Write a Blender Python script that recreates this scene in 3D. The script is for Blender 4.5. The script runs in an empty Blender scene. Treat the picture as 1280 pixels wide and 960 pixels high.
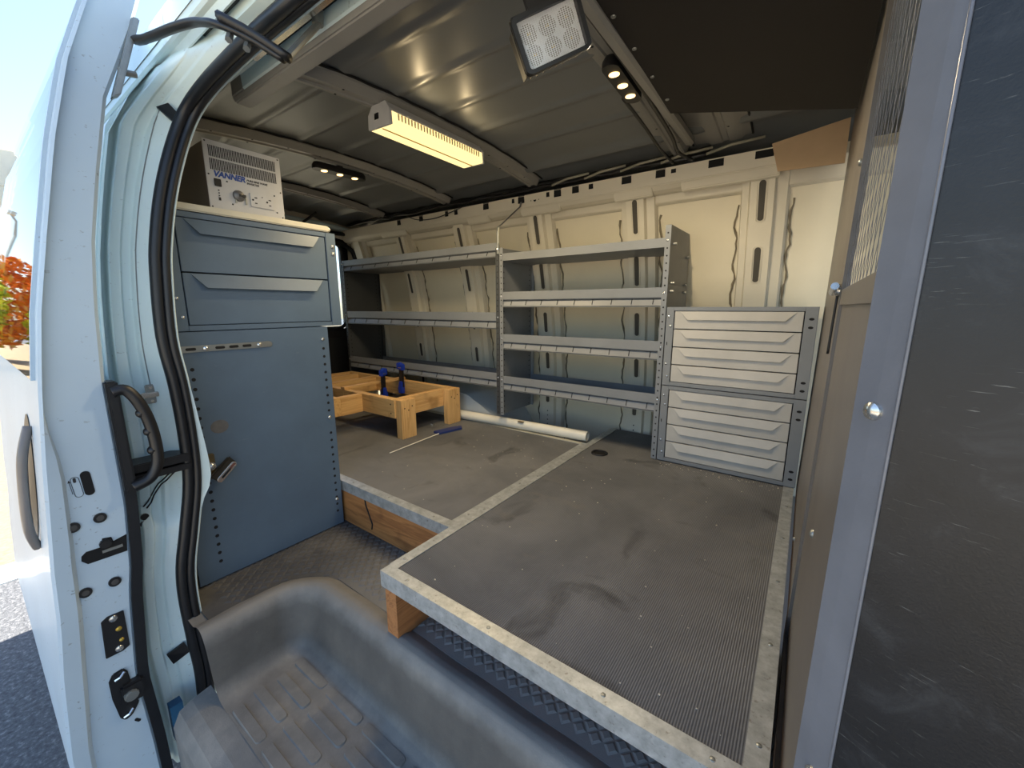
import bpy, bmesh, math, random
from mathutils import Matrix, Vector
random.seed(4)
S = bpy.context.scene
COL = S.collection

# ------------------------------------------------------------------ camera
EYE = Vector((0, 0, .772))
YAW, PITCH, ROLL, FPX = -.62709, .18800, -.0015, 504.36
fw = Vector((math.sin(YAW)*math.cos(PITCH), math.cos(YAW)*math.cos(PITCH), -math.sin(PITCH)))
rt = fw.cross(Vector((0, 0, 1))).normalized()
up = rt.cross(fw)
r2 = rt*math.cos(ROLL) + up*math.sin(ROLL)
u2 = up*math.cos(ROLL) - rt*math.sin(ROLL)
cd = bpy.data.cameras.new('camera')
cam = bpy.data.objects.new('camera', cd)
COL.objects.link(cam)
cd.sensor_fit = 'HORIZONTAL'; cd.sensor_width = 36; cd.lens = FPX/1280*36
cd.clip_start = .01; cd.clip_end = 500
cam.matrix_world = Matrix(((r2.x, u2.x, -fw.x, EYE.x), (r2.y, u2.y, -fw.y, EYE.y), (r2.z, u2.z, -fw.z, EYE.z), (0, 0, 0, 1)))
S.camera = cam

# ------------------------------------------------------------------ sky, sun, exposure
SUN_EL, SUN_AZ = math.radians(45), Vector((-.10, 1))      # the sun stands on the far side of the van
w = bpy.data.worlds.new('sky'); S.world = w; w.use_nodes = True
nt = w.node_tree
sky = nt.nodes.new('ShaderNodeTexSky'); sky.sky_type = 'NISHITA'; sky.sun_disc = False
sky.sun_elevation = SUN_EL; sky.sun_rotation = math.atan2(SUN_AZ.x, SUN_AZ.y)
sky.air_density = 1.0; sky.dust_density = 1.2; sky.ozone_density = 1.0
nt.links.new(sky.outputs[0], nt.nodes['Background'].inputs[0])
nt.nodes['Background'].inputs[1].default_value = .16
sd = bpy.data.lights.new('sun', 'SUN'); sd.energy = 9.0; sd.angle = .0093; sd.color = (1, .93, .82)
so = bpy.data.objects.new('sun', sd); COL.objects.link(so)
sv = Vector((SUN_AZ.x, SUN_AZ.y, 0)).normalized()*math.cos(SUN_EL) + Vector((0, 0, math.sin(SUN_EL)))
so.rotation_euler = sv.to_track_quat('Z', 'Y').to_euler(); so.location = sv*30
S.view_settings.view_transform = 'Standard'; S.view_settings.look = 'None'
S.view_settings.gamma = 1; S.view_settings.use_curve_mapping = False
S.view_settings.exposure = 1.38
TUBEW = 1.95                                                # watts of each of the tube fixture's five lamps

# ------------------------------------------------------------------ materials
def lin(c):
    return tuple(((v/255)/12.92 if v/255 <= .04045 else ((v/255+.055)/1.055)**2.4) for v in c) + (1,)
class NT:
    def __init__(s, name):
        s.m = bpy.data.materials.new(name); s.m.use_nodes = True
        s.t = s.m.node_tree; s.b = s.t.nodes['Principled BSDF']
        s.tc = s.t.nodes.new('ShaderNodeTexCoord')
    def n(s, kind, ins=None, **kw):
        x = s.t.nodes.new(kind)
        for k, v in kw.items(): setattr(x, k, v)
        for k, v in (ins or {}).items():
            if isinstance(v, bpy.types.NodeSocket): s.t.links.new(v, x.inputs[k])
            else: x.inputs[k].default_value = v
        return x
    def map(s, scale=(1, 1, 1), rot=(0, 0, 0)):
        return s.n('ShaderNodeMapping', {'Vector': s.tc.outputs['Object'], 'Scale': scale, 'Rotation': rot}).outputs[0]
    def noise(s, vec, scale, detail=4, rough=.55, dist=0):
        return s.n('ShaderNodeTexNoise', {'Vector': vec, 'Scale': scale, 'Detail': detail, 'Roughness': rough, 'Distortion': dist}).outputs['Fac']
    def ramp(s, fac, stops):
        r = s.n('ShaderNodeValToRGB', {'Fac': fac})
        e = r.color_ramp.elements
        while len(e) < len(stops): e.new(.5)
        for i, (p, c) in enumerate(stops): e[i].position = p; e[i].color = c
        return r.outputs[0]
    def mix(s, fac, a, b, mode='MIX'):
        x = s.n('ShaderNodeMix', data_type='RGBA', blend_type=mode)
        for k, v in ((0, fac), (6, a), (7, b)):
            if isinstance(v, bpy.types.NodeSocket): s.t.links.new(v, x.inputs[k])
            else: x.inputs[k].default_value = v
        return x.outputs[2]
    def bump(s, h, strength=.3, dist=.002, prev=None):
        b = s.n('ShaderNodeBump', {'Height': h, 'Strength': strength, 'Distance': dist})
        if prev: s.t.links.new(prev, b.inputs['Normal'])
        return b.outputs[0]
    def set(s, **kw):
        names = dict(col='Base Color', rough='Roughness', metal='Metallic', normal='Normal', coat='Coat Weight', spec='Specular IOR Level', emit='Emission Color', es='Emission Strength', trans='Transmission Weight', ior='IOR')
        for k, v in kw.items():
            i = s.b.inputs[names[k]]
            if isinstance(v, bpy.types.NodeSocket): s.t.links.new(v, i)
            else: i.default_value = v
        return s.m
def W_(v): return (v, v, v, 1)
def plain(name, col, rough=.5, metal=0., var=.12, vs=9., bump=0., bs=300., coat=0., spec=.5):
    a = NT(name); v = a.map()
    n = a.noise(v, vs, 5)
    c = lin(col); d = tuple(x*(1-var) for x in c[:3])+(1,); e = tuple(min(1, x*(1+var)) for x in c[:3])+(1,)
    kw = dict(col=a.ramp(n, [(.3, d), (.7, e)]), rough=rough, metal=metal, coat=coat, spec=spec)
    if bump: kw['normal'] = a.bump(a.noise(v, bs, 3), bump, .001)
    return a.set(**kw)
def paint_white(name, col, specks=.0, rough=.32):
    a = NT(name); v = a.map()
    c = lin(col)
    n = a.noise(v, 3.5, 5)
    base = a.ramp(n, [(.3, tuple(x*.9 for x in c[:3])+(1,)), (.7, c)])
    if specks:
        sp = a.noise(a.map((1, 1, 1.6)), 85, 3, .6)
        f = a.ramp(sp, [(.66, W_(0)), (.70, W_(1))])
        g = a.ramp(a.noise(v, 7, 3), [(.42, W_(0)), (.62, W_(specks))])
        base = a.mix(a.n('ShaderNodeMath', {0: f, 1: g}, operation='MULTIPLY').outputs[0], base, lin((96, 92, 88)))
    return a.set(col=base, rough=rough, coat=.08)
def steel_paint(name, col, rough=.45):
    a = NT(name); v = a.map()
    c = lin(col)
    n = a.noise(v, 6, 6, .6); s = a.noise(a.map((1, 1, 14), (0, .5, 0)), 22, 3)
    base = a.ramp(n, [(.25, tuple(x*.86 for x in c[:3])+(1,)), (.75, tuple(min(1, x*1.1) for x in c[:3])+(1,))])
    base = a.mix(a.ramp(s, [(.70, W_(0)), (.80, W_(.22))]), base, lin((176, 172, 165)))
    return a.set(col=base, rough=rough, normal=a.bump(a.noise(v, 900, 2), .12, .0006))
def wood(name, c1, c2, axis):
    a = NT(name)
    sc = [26, 26, 26]; sc['xyz'.index(axis)] = 1.6
    v = a.map(tuple(sc))
    n1 = a.noise(v, 1.3, 6, .6, 1.2)
    n2 = a.noise(a.map(tuple(s*5 for s in sc)), 1.0, 3, .6)
    k = a.ramp(a.noise(a.map((1, 1, 1)), 9, 2), [(.60, W_(0)), (.72, W_(.6))])
    base = a.ramp(n1, [(.25, lin(c1)), (.5, lin(c2)), (.62, lin(c1)), (.8, lin(c2))])
    base = a.mix(.25, base, a.ramp(n2, [(.3, lin(c1)), (.7, lin(c2))]))
    base = a.mix(k, base, tuple(x*.6 for x in lin(c1)[:3])+(1,))
    return a.set(col=base, rough=.72, normal=a.bump(n2, .25, .001))
def rubber_mat():
    a = NT('ribbed_rubber_mat'); v = a.map()
    c0 = a.ramp(a.noise(v, 2.6, 7, .62, .4), [(.28, lin(MATC[0])), (.5, lin(MATC[1])), (.72, lin(MATC[2]))])
    st = a.ramp(a.noise(v, 5.5, 5, .55, .8), [(.60, W_(0)), (.74, W_(.75))])
    c1 = a.mix(st, c0, lin((62, 62, 63)))
    du = a.ramp(a.noise(a.map((1.5, 4, 1), (0, 0, .6)), 4.3, 6, .65), [(.58, W_(0)), (.75, W_(.45))])
    c2 = a.mix(du, c1, lin((132, 126, 116)))
    sp = a.ramp(a.noise(v, 150, 2), [(.80, W_(0)), (.83, W_(.8))])
    c3 = a.mix(sp, c2, lin((170, 162, 150)))
    wv = a.n('ShaderNodeTexWave', {'Vector': v, 'Scale': 78.5, 'Distortion': 0}, wave_type='BANDS', bands_direction='X').outputs['Fac']
    wc = a.ramp(wv, [(.15, W_(.55)), (.55, W_(1))])
    c4 = a.mix(1.0, c3, wc, 'MULTIPLY')
    return a.set(col=c4, rough=.62, normal=a.bump(wv, .7, .0016))
MATC = ((90, 92, 95), (113, 114, 116), (132, 132, 132))
def scuffed_black():
    a = NT('scuffed_black_panel'); v = a.map()
    base = a.ramp(a.noise(v, 22, 7, .65, .6), [(.3, lin((19, 21, 23))), (.55, lin((26, 28, 31))), (.78, lin((56, 58, 60)))])
    for rot, sc, th, am in (((0, .5, .2), (20, 20, 420), .66, .5), ((.3, -.7, 0), (24, 24, 500), .68, .5), ((.2, 1.2, .3), (16, 16, 300), .66, .5)):
        n = a.noise(a.map(sc, rot), 1.6, 4, .6, .5)
        g = a.ramp(a.noise(v, 30, 2), [(.42, W_(0)), (.62, W_(am))])
        f = a.n('ShaderNodeMath', {0: a.ramp(n, [(th, W_(0)), (th+.06, W_(1))]), 1: g}, operation='MULTIPLY').outputs[0]
        base = a.mix(f, base, lin((150, 148, 142)))
    return a.set(col=base, rough=.42, normal=a.bump(a.noise(v, 500, 2), .15, .001))
def asphalt():
    a = NT('asphalt'); v = a.map()
    n = a.noise(v, 60, 6, .7)
    base = a.ramp(n, [(.3, lin((60, 62, 66))), (.55, lin((98, 100, 104))), (.75, lin((160, 160, 160)))])
    return a.set(col=base, rough=.85, normal=a.bump(n, .8, .01))
def galv():
    a = NT('galvanised_strip'); v = a.map()
    n = a.noise(v, 40, 5, .65)
    base = a.ramp(n, [(.3, lin((150, 153, 152))), (.7, lin((196, 199, 198)))])
    d = a.ramp(a.noise(v, 130, 4), [(.62, W_(0)), (.72, W_(.6))])
    base = a.mix(d, base, lin((116, 108, 98)))
    return a.set(col=base, rough=.42, metal=.45, normal=a.bump(n, .2, .001))
def step_plastic(name, cols, rough=.6, worn=False, door_light=False):
    a = NT(name); v = a.map()
    base = a.ramp(a.noise(v, 7, 7, .65), [(.28, lin(cols[0])), (.52, lin(cols[1])), (.75, lin(cols[2]))])
    sp = a.ramp(a.noise(v, 120, 3), [(.70, W_(0)), (.76, W_(.5))])
    base = a.mix(sp, base, lin((150, 142, 128)))
    if door_light:                                              # floor paler toward the doorway: door light mixed into the colour
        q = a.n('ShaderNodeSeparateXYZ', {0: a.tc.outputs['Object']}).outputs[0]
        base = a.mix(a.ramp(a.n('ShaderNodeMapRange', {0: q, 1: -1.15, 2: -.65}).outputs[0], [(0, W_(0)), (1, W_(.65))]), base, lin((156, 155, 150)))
    if worn:                                               # scuffed pale rim, grimy riser below it
        z = a.n('ShaderNodeSeparateXYZ', {0: a.tc.outputs['Object']}).outputs[2]
        zn = a.n('ShaderNodeMath', {0: a.noise(v, 24, 4), 1: .024}, operation='MULTIPLY')
        zn = a.n('ShaderNodeMath', {0: zn.outputs[0], 1: z}, operation='ADD')
        rim = a.ramp(a.n('ShaderNodeMapRange', {0: zn.outputs[0], 1: -.01, 2: .03}).outputs[0], [(.2, W_(0)), (.75, W_(.6))])
        gr = a.ramp(a.n('ShaderNodeMapRange', {0: zn.outputs[0], 1: -.145, 2: .02}).outputs[0], [(.06, W_(0)), (.25, W_(.6)), (.75, W_(.6)), (.95, W_(0))])
        base = a.mix(gr, base, lin((46, 44, 42))); base = a.mix(rim, base, lin((132, 129, 123)))
    return a.set(col=base, rough=rough, normal=a.bump(a.noise(v, 330, 4), .35, .0012))
def glass_mat(name, tint=(235, 242, 246), f=1.45):
    a = NT(name)
    fr = a.n('ShaderNodeFresnel', {'IOR': f})
    tr = a.n('ShaderNodeBsdfTransparent', {'Color': lin(tint)})
    gl = a.n('ShaderNodeBsdfGlossy', {'Color': (1, 1, 1, 1), 'Roughness': .02})
    mx = a.n('ShaderNodeMixShader', {0: fr.outputs[0], 1: tr.outputs[0], 2: gl.outputs[0]})
    a.t.links.new(mx.outputs[0], a.t.nodes['Material Output'].inputs[0])
    return a.m
def emit(name, col, strength, base=(250, 240, 220)):
    a = NT(name)
    return a.set(col=lin(base), emit=lin(col), es=strength, rough=.4)
def foliage(name, cols):
    a = NT(name)
    i = a.n('ShaderNodeObjectInfo'); g = a.n('ShaderNodeNewGeometry')
    return a.set(col=a.ramp(g.outputs['Random Per Island'], [(k/(len(cols)-1), lin(c)) for k, c in enumerate(cols)]), rough=.6)

DOORW = paint_white('white_door_paint', (186, 204, 216), .55, .42)
JAMBW = paint_white('white_body_paint', (220, 238, 238), .35)
WALLW = paint_white('interior_white_paint', (222, 214, 194), .0, .45)
SKINW = paint_white('interior_skin_paint', (232, 222, 196), .0, .5)
ROOFM = plain('roof_primer', (108, 111, 112), .38, 0, .07, 4)
BOWM = plain('roof_bow_paint', (140, 138, 132), .42, 0, .08, 6)
GREY = steel_paint('blue_grey_steel', (84, 102, 120))
GREY2 = steel_paint('grey_shelf_steel', (124, 127, 130))
GREY3 = steel_paint('grey_drawer_steel', (182, 178, 170))
DKGREY = steel_paint('dark_shelf_inside', (66, 68, 70))
SEAL = plain('black_rubber_seal', (22, 24, 28), .42, 0, .2, 30)
BLACK = plain('black_plastic', (24, 24, 26), .42, 0, .2, 20)
DARK = plain('dark_hole', (7, 7, 8), .8, 0, .1)
HOLE = plain('dark_slot_recess', (74, 70, 62), .7, 0, .1)
MAT = rubber_mat()
GALV = galv()
ALU = plain('dull_aluminium', (196, 192, 176), .45, .35, .1, 14)
CHROME = plain('bright_steel', (214, 214, 210), .22, .9, .06, 20)
ZINC = plain('zinc_steel', (150, 152, 148), .38, .7, .12, 30)
TWOX = wood('old_lumber_across', (126, 82, 44), (176, 122, 70), 'x')
TWOY = wood('old_lumber_deep', (122, 78, 44), (170, 116, 68), 'y')
PINEX = wood('pine_across', (186, 142, 86), (222, 182, 122), 'x')
PINEY = wood('pine_deep', (184, 138, 82), (220, 178, 118), 'y')
PINEZ = wood('pine_upright', (188, 142, 84), (222, 180, 120), 'z')
FLOORP = step_plastic('floor_mat_plastic', ((56, 57, 58), (76, 75, 74), (98, 95, 90)), door_light=True)
STEPP = step_plastic('step_well_plastic', ((94, 93, 91), (118, 116, 112), (144, 140, 132)), worn=True)
PANELB = scuffed_black()
BROWN = plain('brown_black_paint', (104, 98, 92), .4, 0, .12, 8, .1)
BANDM = plain('dark_flange_paint', (112, 114, 120), .34, 0, .15, 10, .1)
OVERB = plain('dark_overhead_board', (34, 29, 24), .8, 0, .1, 5)
CARD = plain('brown_cardboard', (196, 168, 134), .85, 0, .07, 12)
PVC = plain('white_pvc', (226, 222, 208), .35, 0, .08, 12)
BLUE = plain('blue_plastic', (26, 58, 168), .4, 0, .1)
INVW = plain('inverter_white', (184, 184, 184), .45, 0, .04, 30)
INVG = plain('inverter_grey_case', (92, 88, 84), .5, 0, .08, 12)
INK = plain('blue_ink', (28, 66, 140), .5, 0, .02)
INKK = plain('dark_ink', (40, 40, 44), .5, 0, .02)
ASPH = asphalt()
GLASS = glass_mat('window_glass')
LENSG = glass_mat('lamp_lens_glass', (250, 250, 250), 1.2)
SEALANT = plain('grey_seam_sealant', (120, 110, 90), .6, 0, .2, 40, .5, 120)
TUBE = emit('lit_tube_diffuser', (255, 222, 150), .6, (120, 110, 90))
LED = emit('lit_led_lens', (255, 206, 130), 1.6, (120, 110, 90))
YELLOW = plain('yellow_brass', (190, 160, 70), .35, .6)
LINEW = plain('white_road_paint', (226, 226, 222), .7, 0, .08, 30)
GRAVEL = plain('sunlit_gravel', (172, 160, 140), .9, 0, .2, 40, .8, 60)

# ------------------------------------------------------------------ mesh helpers
WM = {}
TINY = {'frame_slots', 'panel_holes', 'post_holes', 'rail_bolt_holes', 'bow_holes', 'vent_slots', 'outlet_openings', 'indicator_lights', 'strip_notches', 'nail_holes', 'side_louvres', 'cooling_fins', 'lens_ribs', 'finger_bumps', 'striker_rivets', 'guide_bolts', 'cover_legs', 'pale_conduit'}   # too small to pick apart
class MB:
    def __init__(s): s.v = []; s.f = []
    def add(s, vs, fs):
        o = len(s.v); s.v += [tuple(p) for p in vs]; s.f += [tuple(i+o for i in f) for f in fs]; return s
    def hexa(s, p):
        return s.add(p, [(0, 3, 2, 1), (4, 5, 6, 7), (0, 1, 5, 4), (1, 2, 6, 5), (2, 3, 7, 6), (3, 0, 4, 7)])
    def box(s, x0, x1, y0, y1, z0, z1):
        return s.hexa([(x0, y0, z0), (x1, y0, z0), (x1, y1, z0), (x0, y1, z0), (x0, y0, z1), (x1, y0, z1), (x1, y1, z1), (x0, y1, z1)])
    def poly(s, pts): return s.add(pts, [tuple(range(len(pts)))])
    def extr(s, pts, vec):
        n = len(pts); v = Vector(vec)
        return s.add(list(pts)+[tuple(Vector(p)+v) for p in pts], [tuple(reversed(range(n))), tuple(range(n, 2*n))]+[(i, (i+1) % n, n+(i+1) % n, n+i) for i in range(n)])
    def prism(s, pts, axis, a, b):
        def mk(p, t): return {'x': (t, p[0], p[1]), 'y': (p[0], t, p[1]), 'z': (p[0], p[1], t)}[axis]
        d = {'x': (b-a, 0, 0), 'y': (0, b-a, 0), 'z': (0, 0, b-a)}[axis]
        return s.extr([mk(p, a) for p in pts], d)
    def ring(s, c, ax, r, n, r2=None, ph=0):
        ax = Vector(ax).normalized(); t = Vector((0, 0, 1)) if abs(ax.z) < .9 else Vector((1, 0, 0))
        u = ax.cross(t).normalized(); v = ax.cross(u); r2 = r2 or r
        return [tuple(Vector(c)+u*math.cos(ph+2*math.pi*i/n)*r+v*math.sin(ph+2*math.pi*i/n)*r2) for i in range(n)]
    def loft(s, rings, cap=True, closed=False):
        n = len(rings[0]); o = []
        for r in rings: o += r
        fs = []
        m = len(rings)
        for k in range(m if closed else m-1):
            for i in range(n):
                a = k*n+i; b = k*n+(i+1) % n; k2 = (k+1) % m
                fs.append((a, b, k2*n+(i+1) % n, k2*n+i))
        if cap and not closed: fs += [tuple(reversed(range(n))), tuple(range((m-1)*n, m*n))]
        return s.add(o, fs)
    def cyl(s, a, b, r, n=12, r1=None):
        d = Vector(b)-Vector(a)
        return s.loft([s.ring(a, d, r, n), s.ring(b, d, r if r1 is None else r1, n)])
    def dome(s, c, nrm, r, h, n=12):
        nv = Vector(nrm).normalized(); c = Vector(c)
        return s.loft([s.ring(c, nv, r, n), s.ring(c+nv*h*.55, nv, r*.88, n), s.ring(c+nv*h*.9, nv, r*.5, n), s.ring(c+nv*h, nv, r*.12, n)])
    def disc(s, c, nrm, r, n=10, h=.0006, r2=None):
        nv = Vector(nrm).normalized()
        return s.loft([s.ring(c, nv, r, n, r2), s.ring(Vector(c)+nv*h, nv, r, n, r2)])
    def tube(s, path, r, n=8, closed=False, flat=1.0):
        P = [Vector(p) for p in path]; m = len(P); rings = []
        u = None
        for i in range(m):
            a = P[i-1] if (i > 0 or closed) else P[i]; b = P[(i+1) % m] if (i < m-1 or closed) else P[i]
            d = (b-a).normalized()
            if u is None:
                t = Vector((0, 0, 1)) if abs(d.z) < .9 else Vector((0, 1, 0)); u = d.cross(t).normalized()
            u = (u-d*u.dot(d)).normalized(); v = d.cross(u)
            rr = r[i] if isinstance(r, (list, tuple)) else r
            rings.append([tuple(P[i]+u*math.cos(2*math.pi*k/n)*rr+v*math.sin(2*math.pi*k/n)*rr*flat) for k in range(n)])
        return s.loft(rings, True, closed)
    def grid(s, nu, nv, f):
        return s.add([f(i/nu, j/nv) for j in range(nv+1) for i in range(nu+1)], [(j*(nu+1)+i, j*(nu+1)+i+1, (j+1)*(nu+1)+i+1, (j+1)*(nu+1)+i) for j in range(nv) for i in range(nu)])
    def build(s, name, mat, parent=None, smooth=False, bevel=0, local=False, kind=None, label=None):
        me = bpy.data.meshes.new(name)
        vs = s.v
        M4 = WM.get(parent, Matrix())
        if parent is not None and not local:
            inv = M4.inverted(); vs = [tuple(inv @ Vector(p)) for p in vs]
        me.from_pydata(vs, [], s.f); me.materials.append(mat); me.update()
        bm = bmesh.new(); bm.from_mesh(me); bmesh.ops.recalc_face_normals(bm, faces=bm.faces)
        if bevel: bmesh.ops.bevel(bm, geom=[e for e in bm.edges if len(e.link_faces) == 2 and e.calc_face_angle(0) > .5], offset=bevel, segments=2, affect='EDGES', clamp_overlap=True)
        bm.to_mesh(me); bm.free()
        if smooth:
            for p in me.polygons: p.use_smooth = True
            if smooth != 'all': me.set_sharp_from_angle(angle=.7)
        o = bpy.data.objects.new(name, me); COL.objects.link(o)
        if parent is not None: o.parent = parent
        WM[o] = M4.copy()
        if kind: o['kind'] = kind
        elif name in TINY: o['kind'] = 'stuff'
        if label: o['label'] = label
        return o
def thing(name, label, cat, loc, rotz=0, group=None):
    o = bpy.data.objects.new(name, None); COL.objects.link(o); o.empty_display_size = .05
    o.location = loc; o.rotation_euler = (0, 0, rotz); o['label'] = label; o['category'] = cat
    if group: o['group'] = group
    WM[o] = Matrix.Translation(loc) @ Matrix.Rotation(rotz, 4, 'Z')
    return o
def tag(o, label, cat, group=None):
    o['label'] = label; o['category'] = cat
    if group: o['group'] = group
    return o
def struct(name, mb, mat, **k): return mb.build(name, mat, None, kind='structure', **k)
def lerp(tab, z):
    if z <= tab[0][0]: return tab[0][1]
    for (a, b), (c, d) in zip(tab, tab[1:]):
        if z <= c:
            t = (z-a)/(c-a); return b+(d-b)*t
    return tab[-1][1]
def smooth_path(pts, n=6):
    P = [Vector(p) for p in pts]; out = []
    for i in range(len(P)-1):
        p0 = P[max(i-1, 0)]; p1 = P[i]; p2 = P[i+1]; p3 = P[min(i+2, len(P)-1)]
        for k in range(n):
            t = k/n
            out.append(.5*((2*p1)+(p2-p0)*t+(2*p0-5*p1+4*p2-p3)*t*t+(3*p1-p0-3*p2+p3)*t**3))
    return out+[P[-1]]
def text(body, size, mat, name, parent, mtx, thick=.0004, shear=0., sx=1., bold=0.):
    cu = bpy.data.curves.new(name, 'FONT'); cu.body = body; cu.size = size; cu.extrude = thick; cu.shear = shear; cu.offset = bold
    t = bpy.data.objects.new(name, cu); COL.objects.link(t)
    dg = bpy.context.evaluated_depsgraph_get()
    me = bpy.data.meshes.new_from_object(t.evaluated_get(dg)); bpy.data.objects.remove(t)
    M4 = WM[parent].inverted() @ mtx @ Matrix.Diagonal((sx, 1, 1, 1))
    me.transform(M4); me.materials.clear(); me.materials.append(mat)
    o = bpy.data.objects.new(name, me); COL.objects.link(o); o.parent = parent; WM[o] = WM[parent].copy()
    return o

# ================================================================== SETTING
WY = [(-.05, 1.905), (.45, 1.90), (.7, 1.868), (.9, 1.835), (1.08, 1.79), (1.2, 1.755), (1.27, 1.735), (1.36, 1.715)]
def wy(z): return lerp(WY, z)
def skin(y): return 1.398-.042*((y-1.09)/.63)**2
X0, X1 = -2.78, .95                                        # rear and front end of the shell

# ---- ground outside
g = MB(); g.box(-60, 20, -30, 30, -.76, -.70)
struct('ground', g, ASPH)
g = MB(); g.box(-40, -3.62, -12, 20, -.70, -.694)
struct('ground_track', g, plain('beige_track', (138, 122, 96), .9, 0, .2, 40, .8, 60))
g = MB(); g.box(-3.62, 20, -30, -1.9, -.70, -.694)
struct('ground_gravel', g, GRAVEL)
g = MB(); g.box(-3.62, -3.38, -12, 20, -.70, -.693)
struct('ground_line', g, LINEW)

# ---- floor
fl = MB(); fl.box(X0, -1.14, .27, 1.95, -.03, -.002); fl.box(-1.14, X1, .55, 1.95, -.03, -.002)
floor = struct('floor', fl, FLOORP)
# moulded step well
PR = [(-.5, -.15), (-.055, -.15), (-.036, -.1465), (-.020, -.136), (-.008, -.115), (.010, -.045), (.016, -.024), (.025, -.006), (.037, .006), (.05, .0095), (.064, .0075), (.078, .001), (.088, -.004), (1, -.006)]
def sdf(x, y, x0=-1.06, y1=.462, r=.07):
    qx = (x0+r)-x; qy = y-(y1-r)
    return math.hypot(max(qx, 0), max(qy, 0))+min(max(qx, qy), 0)-r
g = MB(); ap = [(-.99+.16*math.cos(math.radians(a)), .392+.16*math.sin(math.radians(a))) for a in range(90, 181, 6)]
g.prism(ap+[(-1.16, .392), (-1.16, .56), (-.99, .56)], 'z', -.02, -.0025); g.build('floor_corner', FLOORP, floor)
# diamond tread: one low pad per diamond
tp = MB()
def pad(cx, cy, a, b, h, z=-.002):
    p = [(cx-a, cy), (cx, cy-b), (cx+a, cy), (cx, cy+b)]; q = [(cx+(x-cx)*.62, cy+(y-cy)*.62) for x, y in p]
    tp.add([(x, y, z) for x, y in p]+[(x, y, z+h) for x, y in q], [(4, 5, 6, 7)]+[(i, (i+1) % 4, 4+(i+1) % 4, 4+i) for i in range(4)])
for i in range(-110, 60):
    for j in range(0, 60):
        cx = i*.031+(.0155 if j % 2 else 0); cy = .33+j*.0165
        if sdf(cx, cy) < .100 or cy < .33: continue
        if cx < -1.155 or (cx < -1.0 and cy < .56):
            if -1.95 < cx and .30 < cy < .8: pad(cx, cy,   .0138, .0146, .0024)
        elif cx < .06 and .555 < cy < .82: pad(cx, cy,   .0138, .0146, .0024)
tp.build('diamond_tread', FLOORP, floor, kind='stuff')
def stepf(u, v):
    x = -1.24+u*1.62; y = .240+v*.360
    return (x, y, lerp(PR, sdf(x, y))+.0012*math.sin(x*31)*math.sin(y*43))
g = MB(); g.grid(230, 96, stepf)
step = g.build('step_well', STEPP, floor, smooth='all')
for j, y in enumerate((.408, .358, .309, .260)):
    for i in range(8):
        xa = -.999+i*.1475+(.012 if j % 2 else 0); xb = xa+.132
        pts = []
        for cx, cy, a0 in ((xb-.009, y+.004, 0), (xa+.009, y+.004, 90), (xa+.009, y-.004, 180), (xb-.009, y-.004, 270)):
            for k in range(4):
                a = math.radians(a0+k*30); pts.append((cx+.009*math.cos(a), cy+.009*math.sin(a)))
        t = MB(); n = len(pts); cxm = (xa+xb)/2
        r0 = [(x, yy, -.151) for x, yy in pts]; r1 = [(cxm+(x-cxm)*.975, y+(yy-y)*.82, -.1462) for x, yy in pts]
        if y > .25: t.loft([r0, r1]); t.build('tread_pad', STEPP, step)
# door sill outside the step
g = MB(); g.prism([(.165, -.40), (.165, -.20), (.18, -.168), (.205, -.157), (.245, -.1505), (.245, -.20), (.19, -.22), (.18, -.40)], 'x', -1.105, .5)
struct('trim_1', g, STEPP)
g = MB(); g.box(-1.195, -1.17, .175, .20, -.30, -.20)
g.build('blue_sill_clip', plain('dull_blue', (34, 84, 118), .5), bpy.data.objects['trim_1'])

# ---- far wall (driver side)
POST = [-2.62, -2.15, -1.641, -1.131, -.639, -.18, .36]
zs = [-.05, .2, .45, .7, .9, 1.08, 1.2]
g = MB(); g.box(X0, X1, 1.985, 1.995, -.05, 1.36)
wall = struct('wall_back', g, WALLW)
edges = [X0]+POST+[X1]
for a, b in zip(edges, edges[1:]):
    xa, xb = a+.055, b-.055
    m = MB()
    nz = 14
    def f(u, v, xa=xa, xb=xb):
        z = -.05+v*1.26
        return (xa+(xb-xa)*u, wy(z)+.05+.006*math.sin(math.pi*u)*math.sin(math.pi*v), z)
    m.grid(6, nz, f); m.build('skin_panel', SKINW, wall, smooth='all')
    # ledge under the roof rail
    m = MB(); yl = wy(1.2)+.035
    m.prism([(yl+.012, 1.185), (yl-.002, 1.192), (yl-.012, 1.26), (yl+.03, 1.26), (yl+.03, 1.185)], 'x', xa, xb)
    m.build('skin_ledge', WALLW, wall, bevel=.002)
SLOTS = [(1.08, 1.21), (.865, .99), (.64, .745), (.44, .53), (.25, .31)]
HAT = [(-.072, .048), (-.066, .024), (-.044, .021), (-.037, .001), (.037, .001), (.043, .021), (.074, .024), (.082, .048)]
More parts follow.
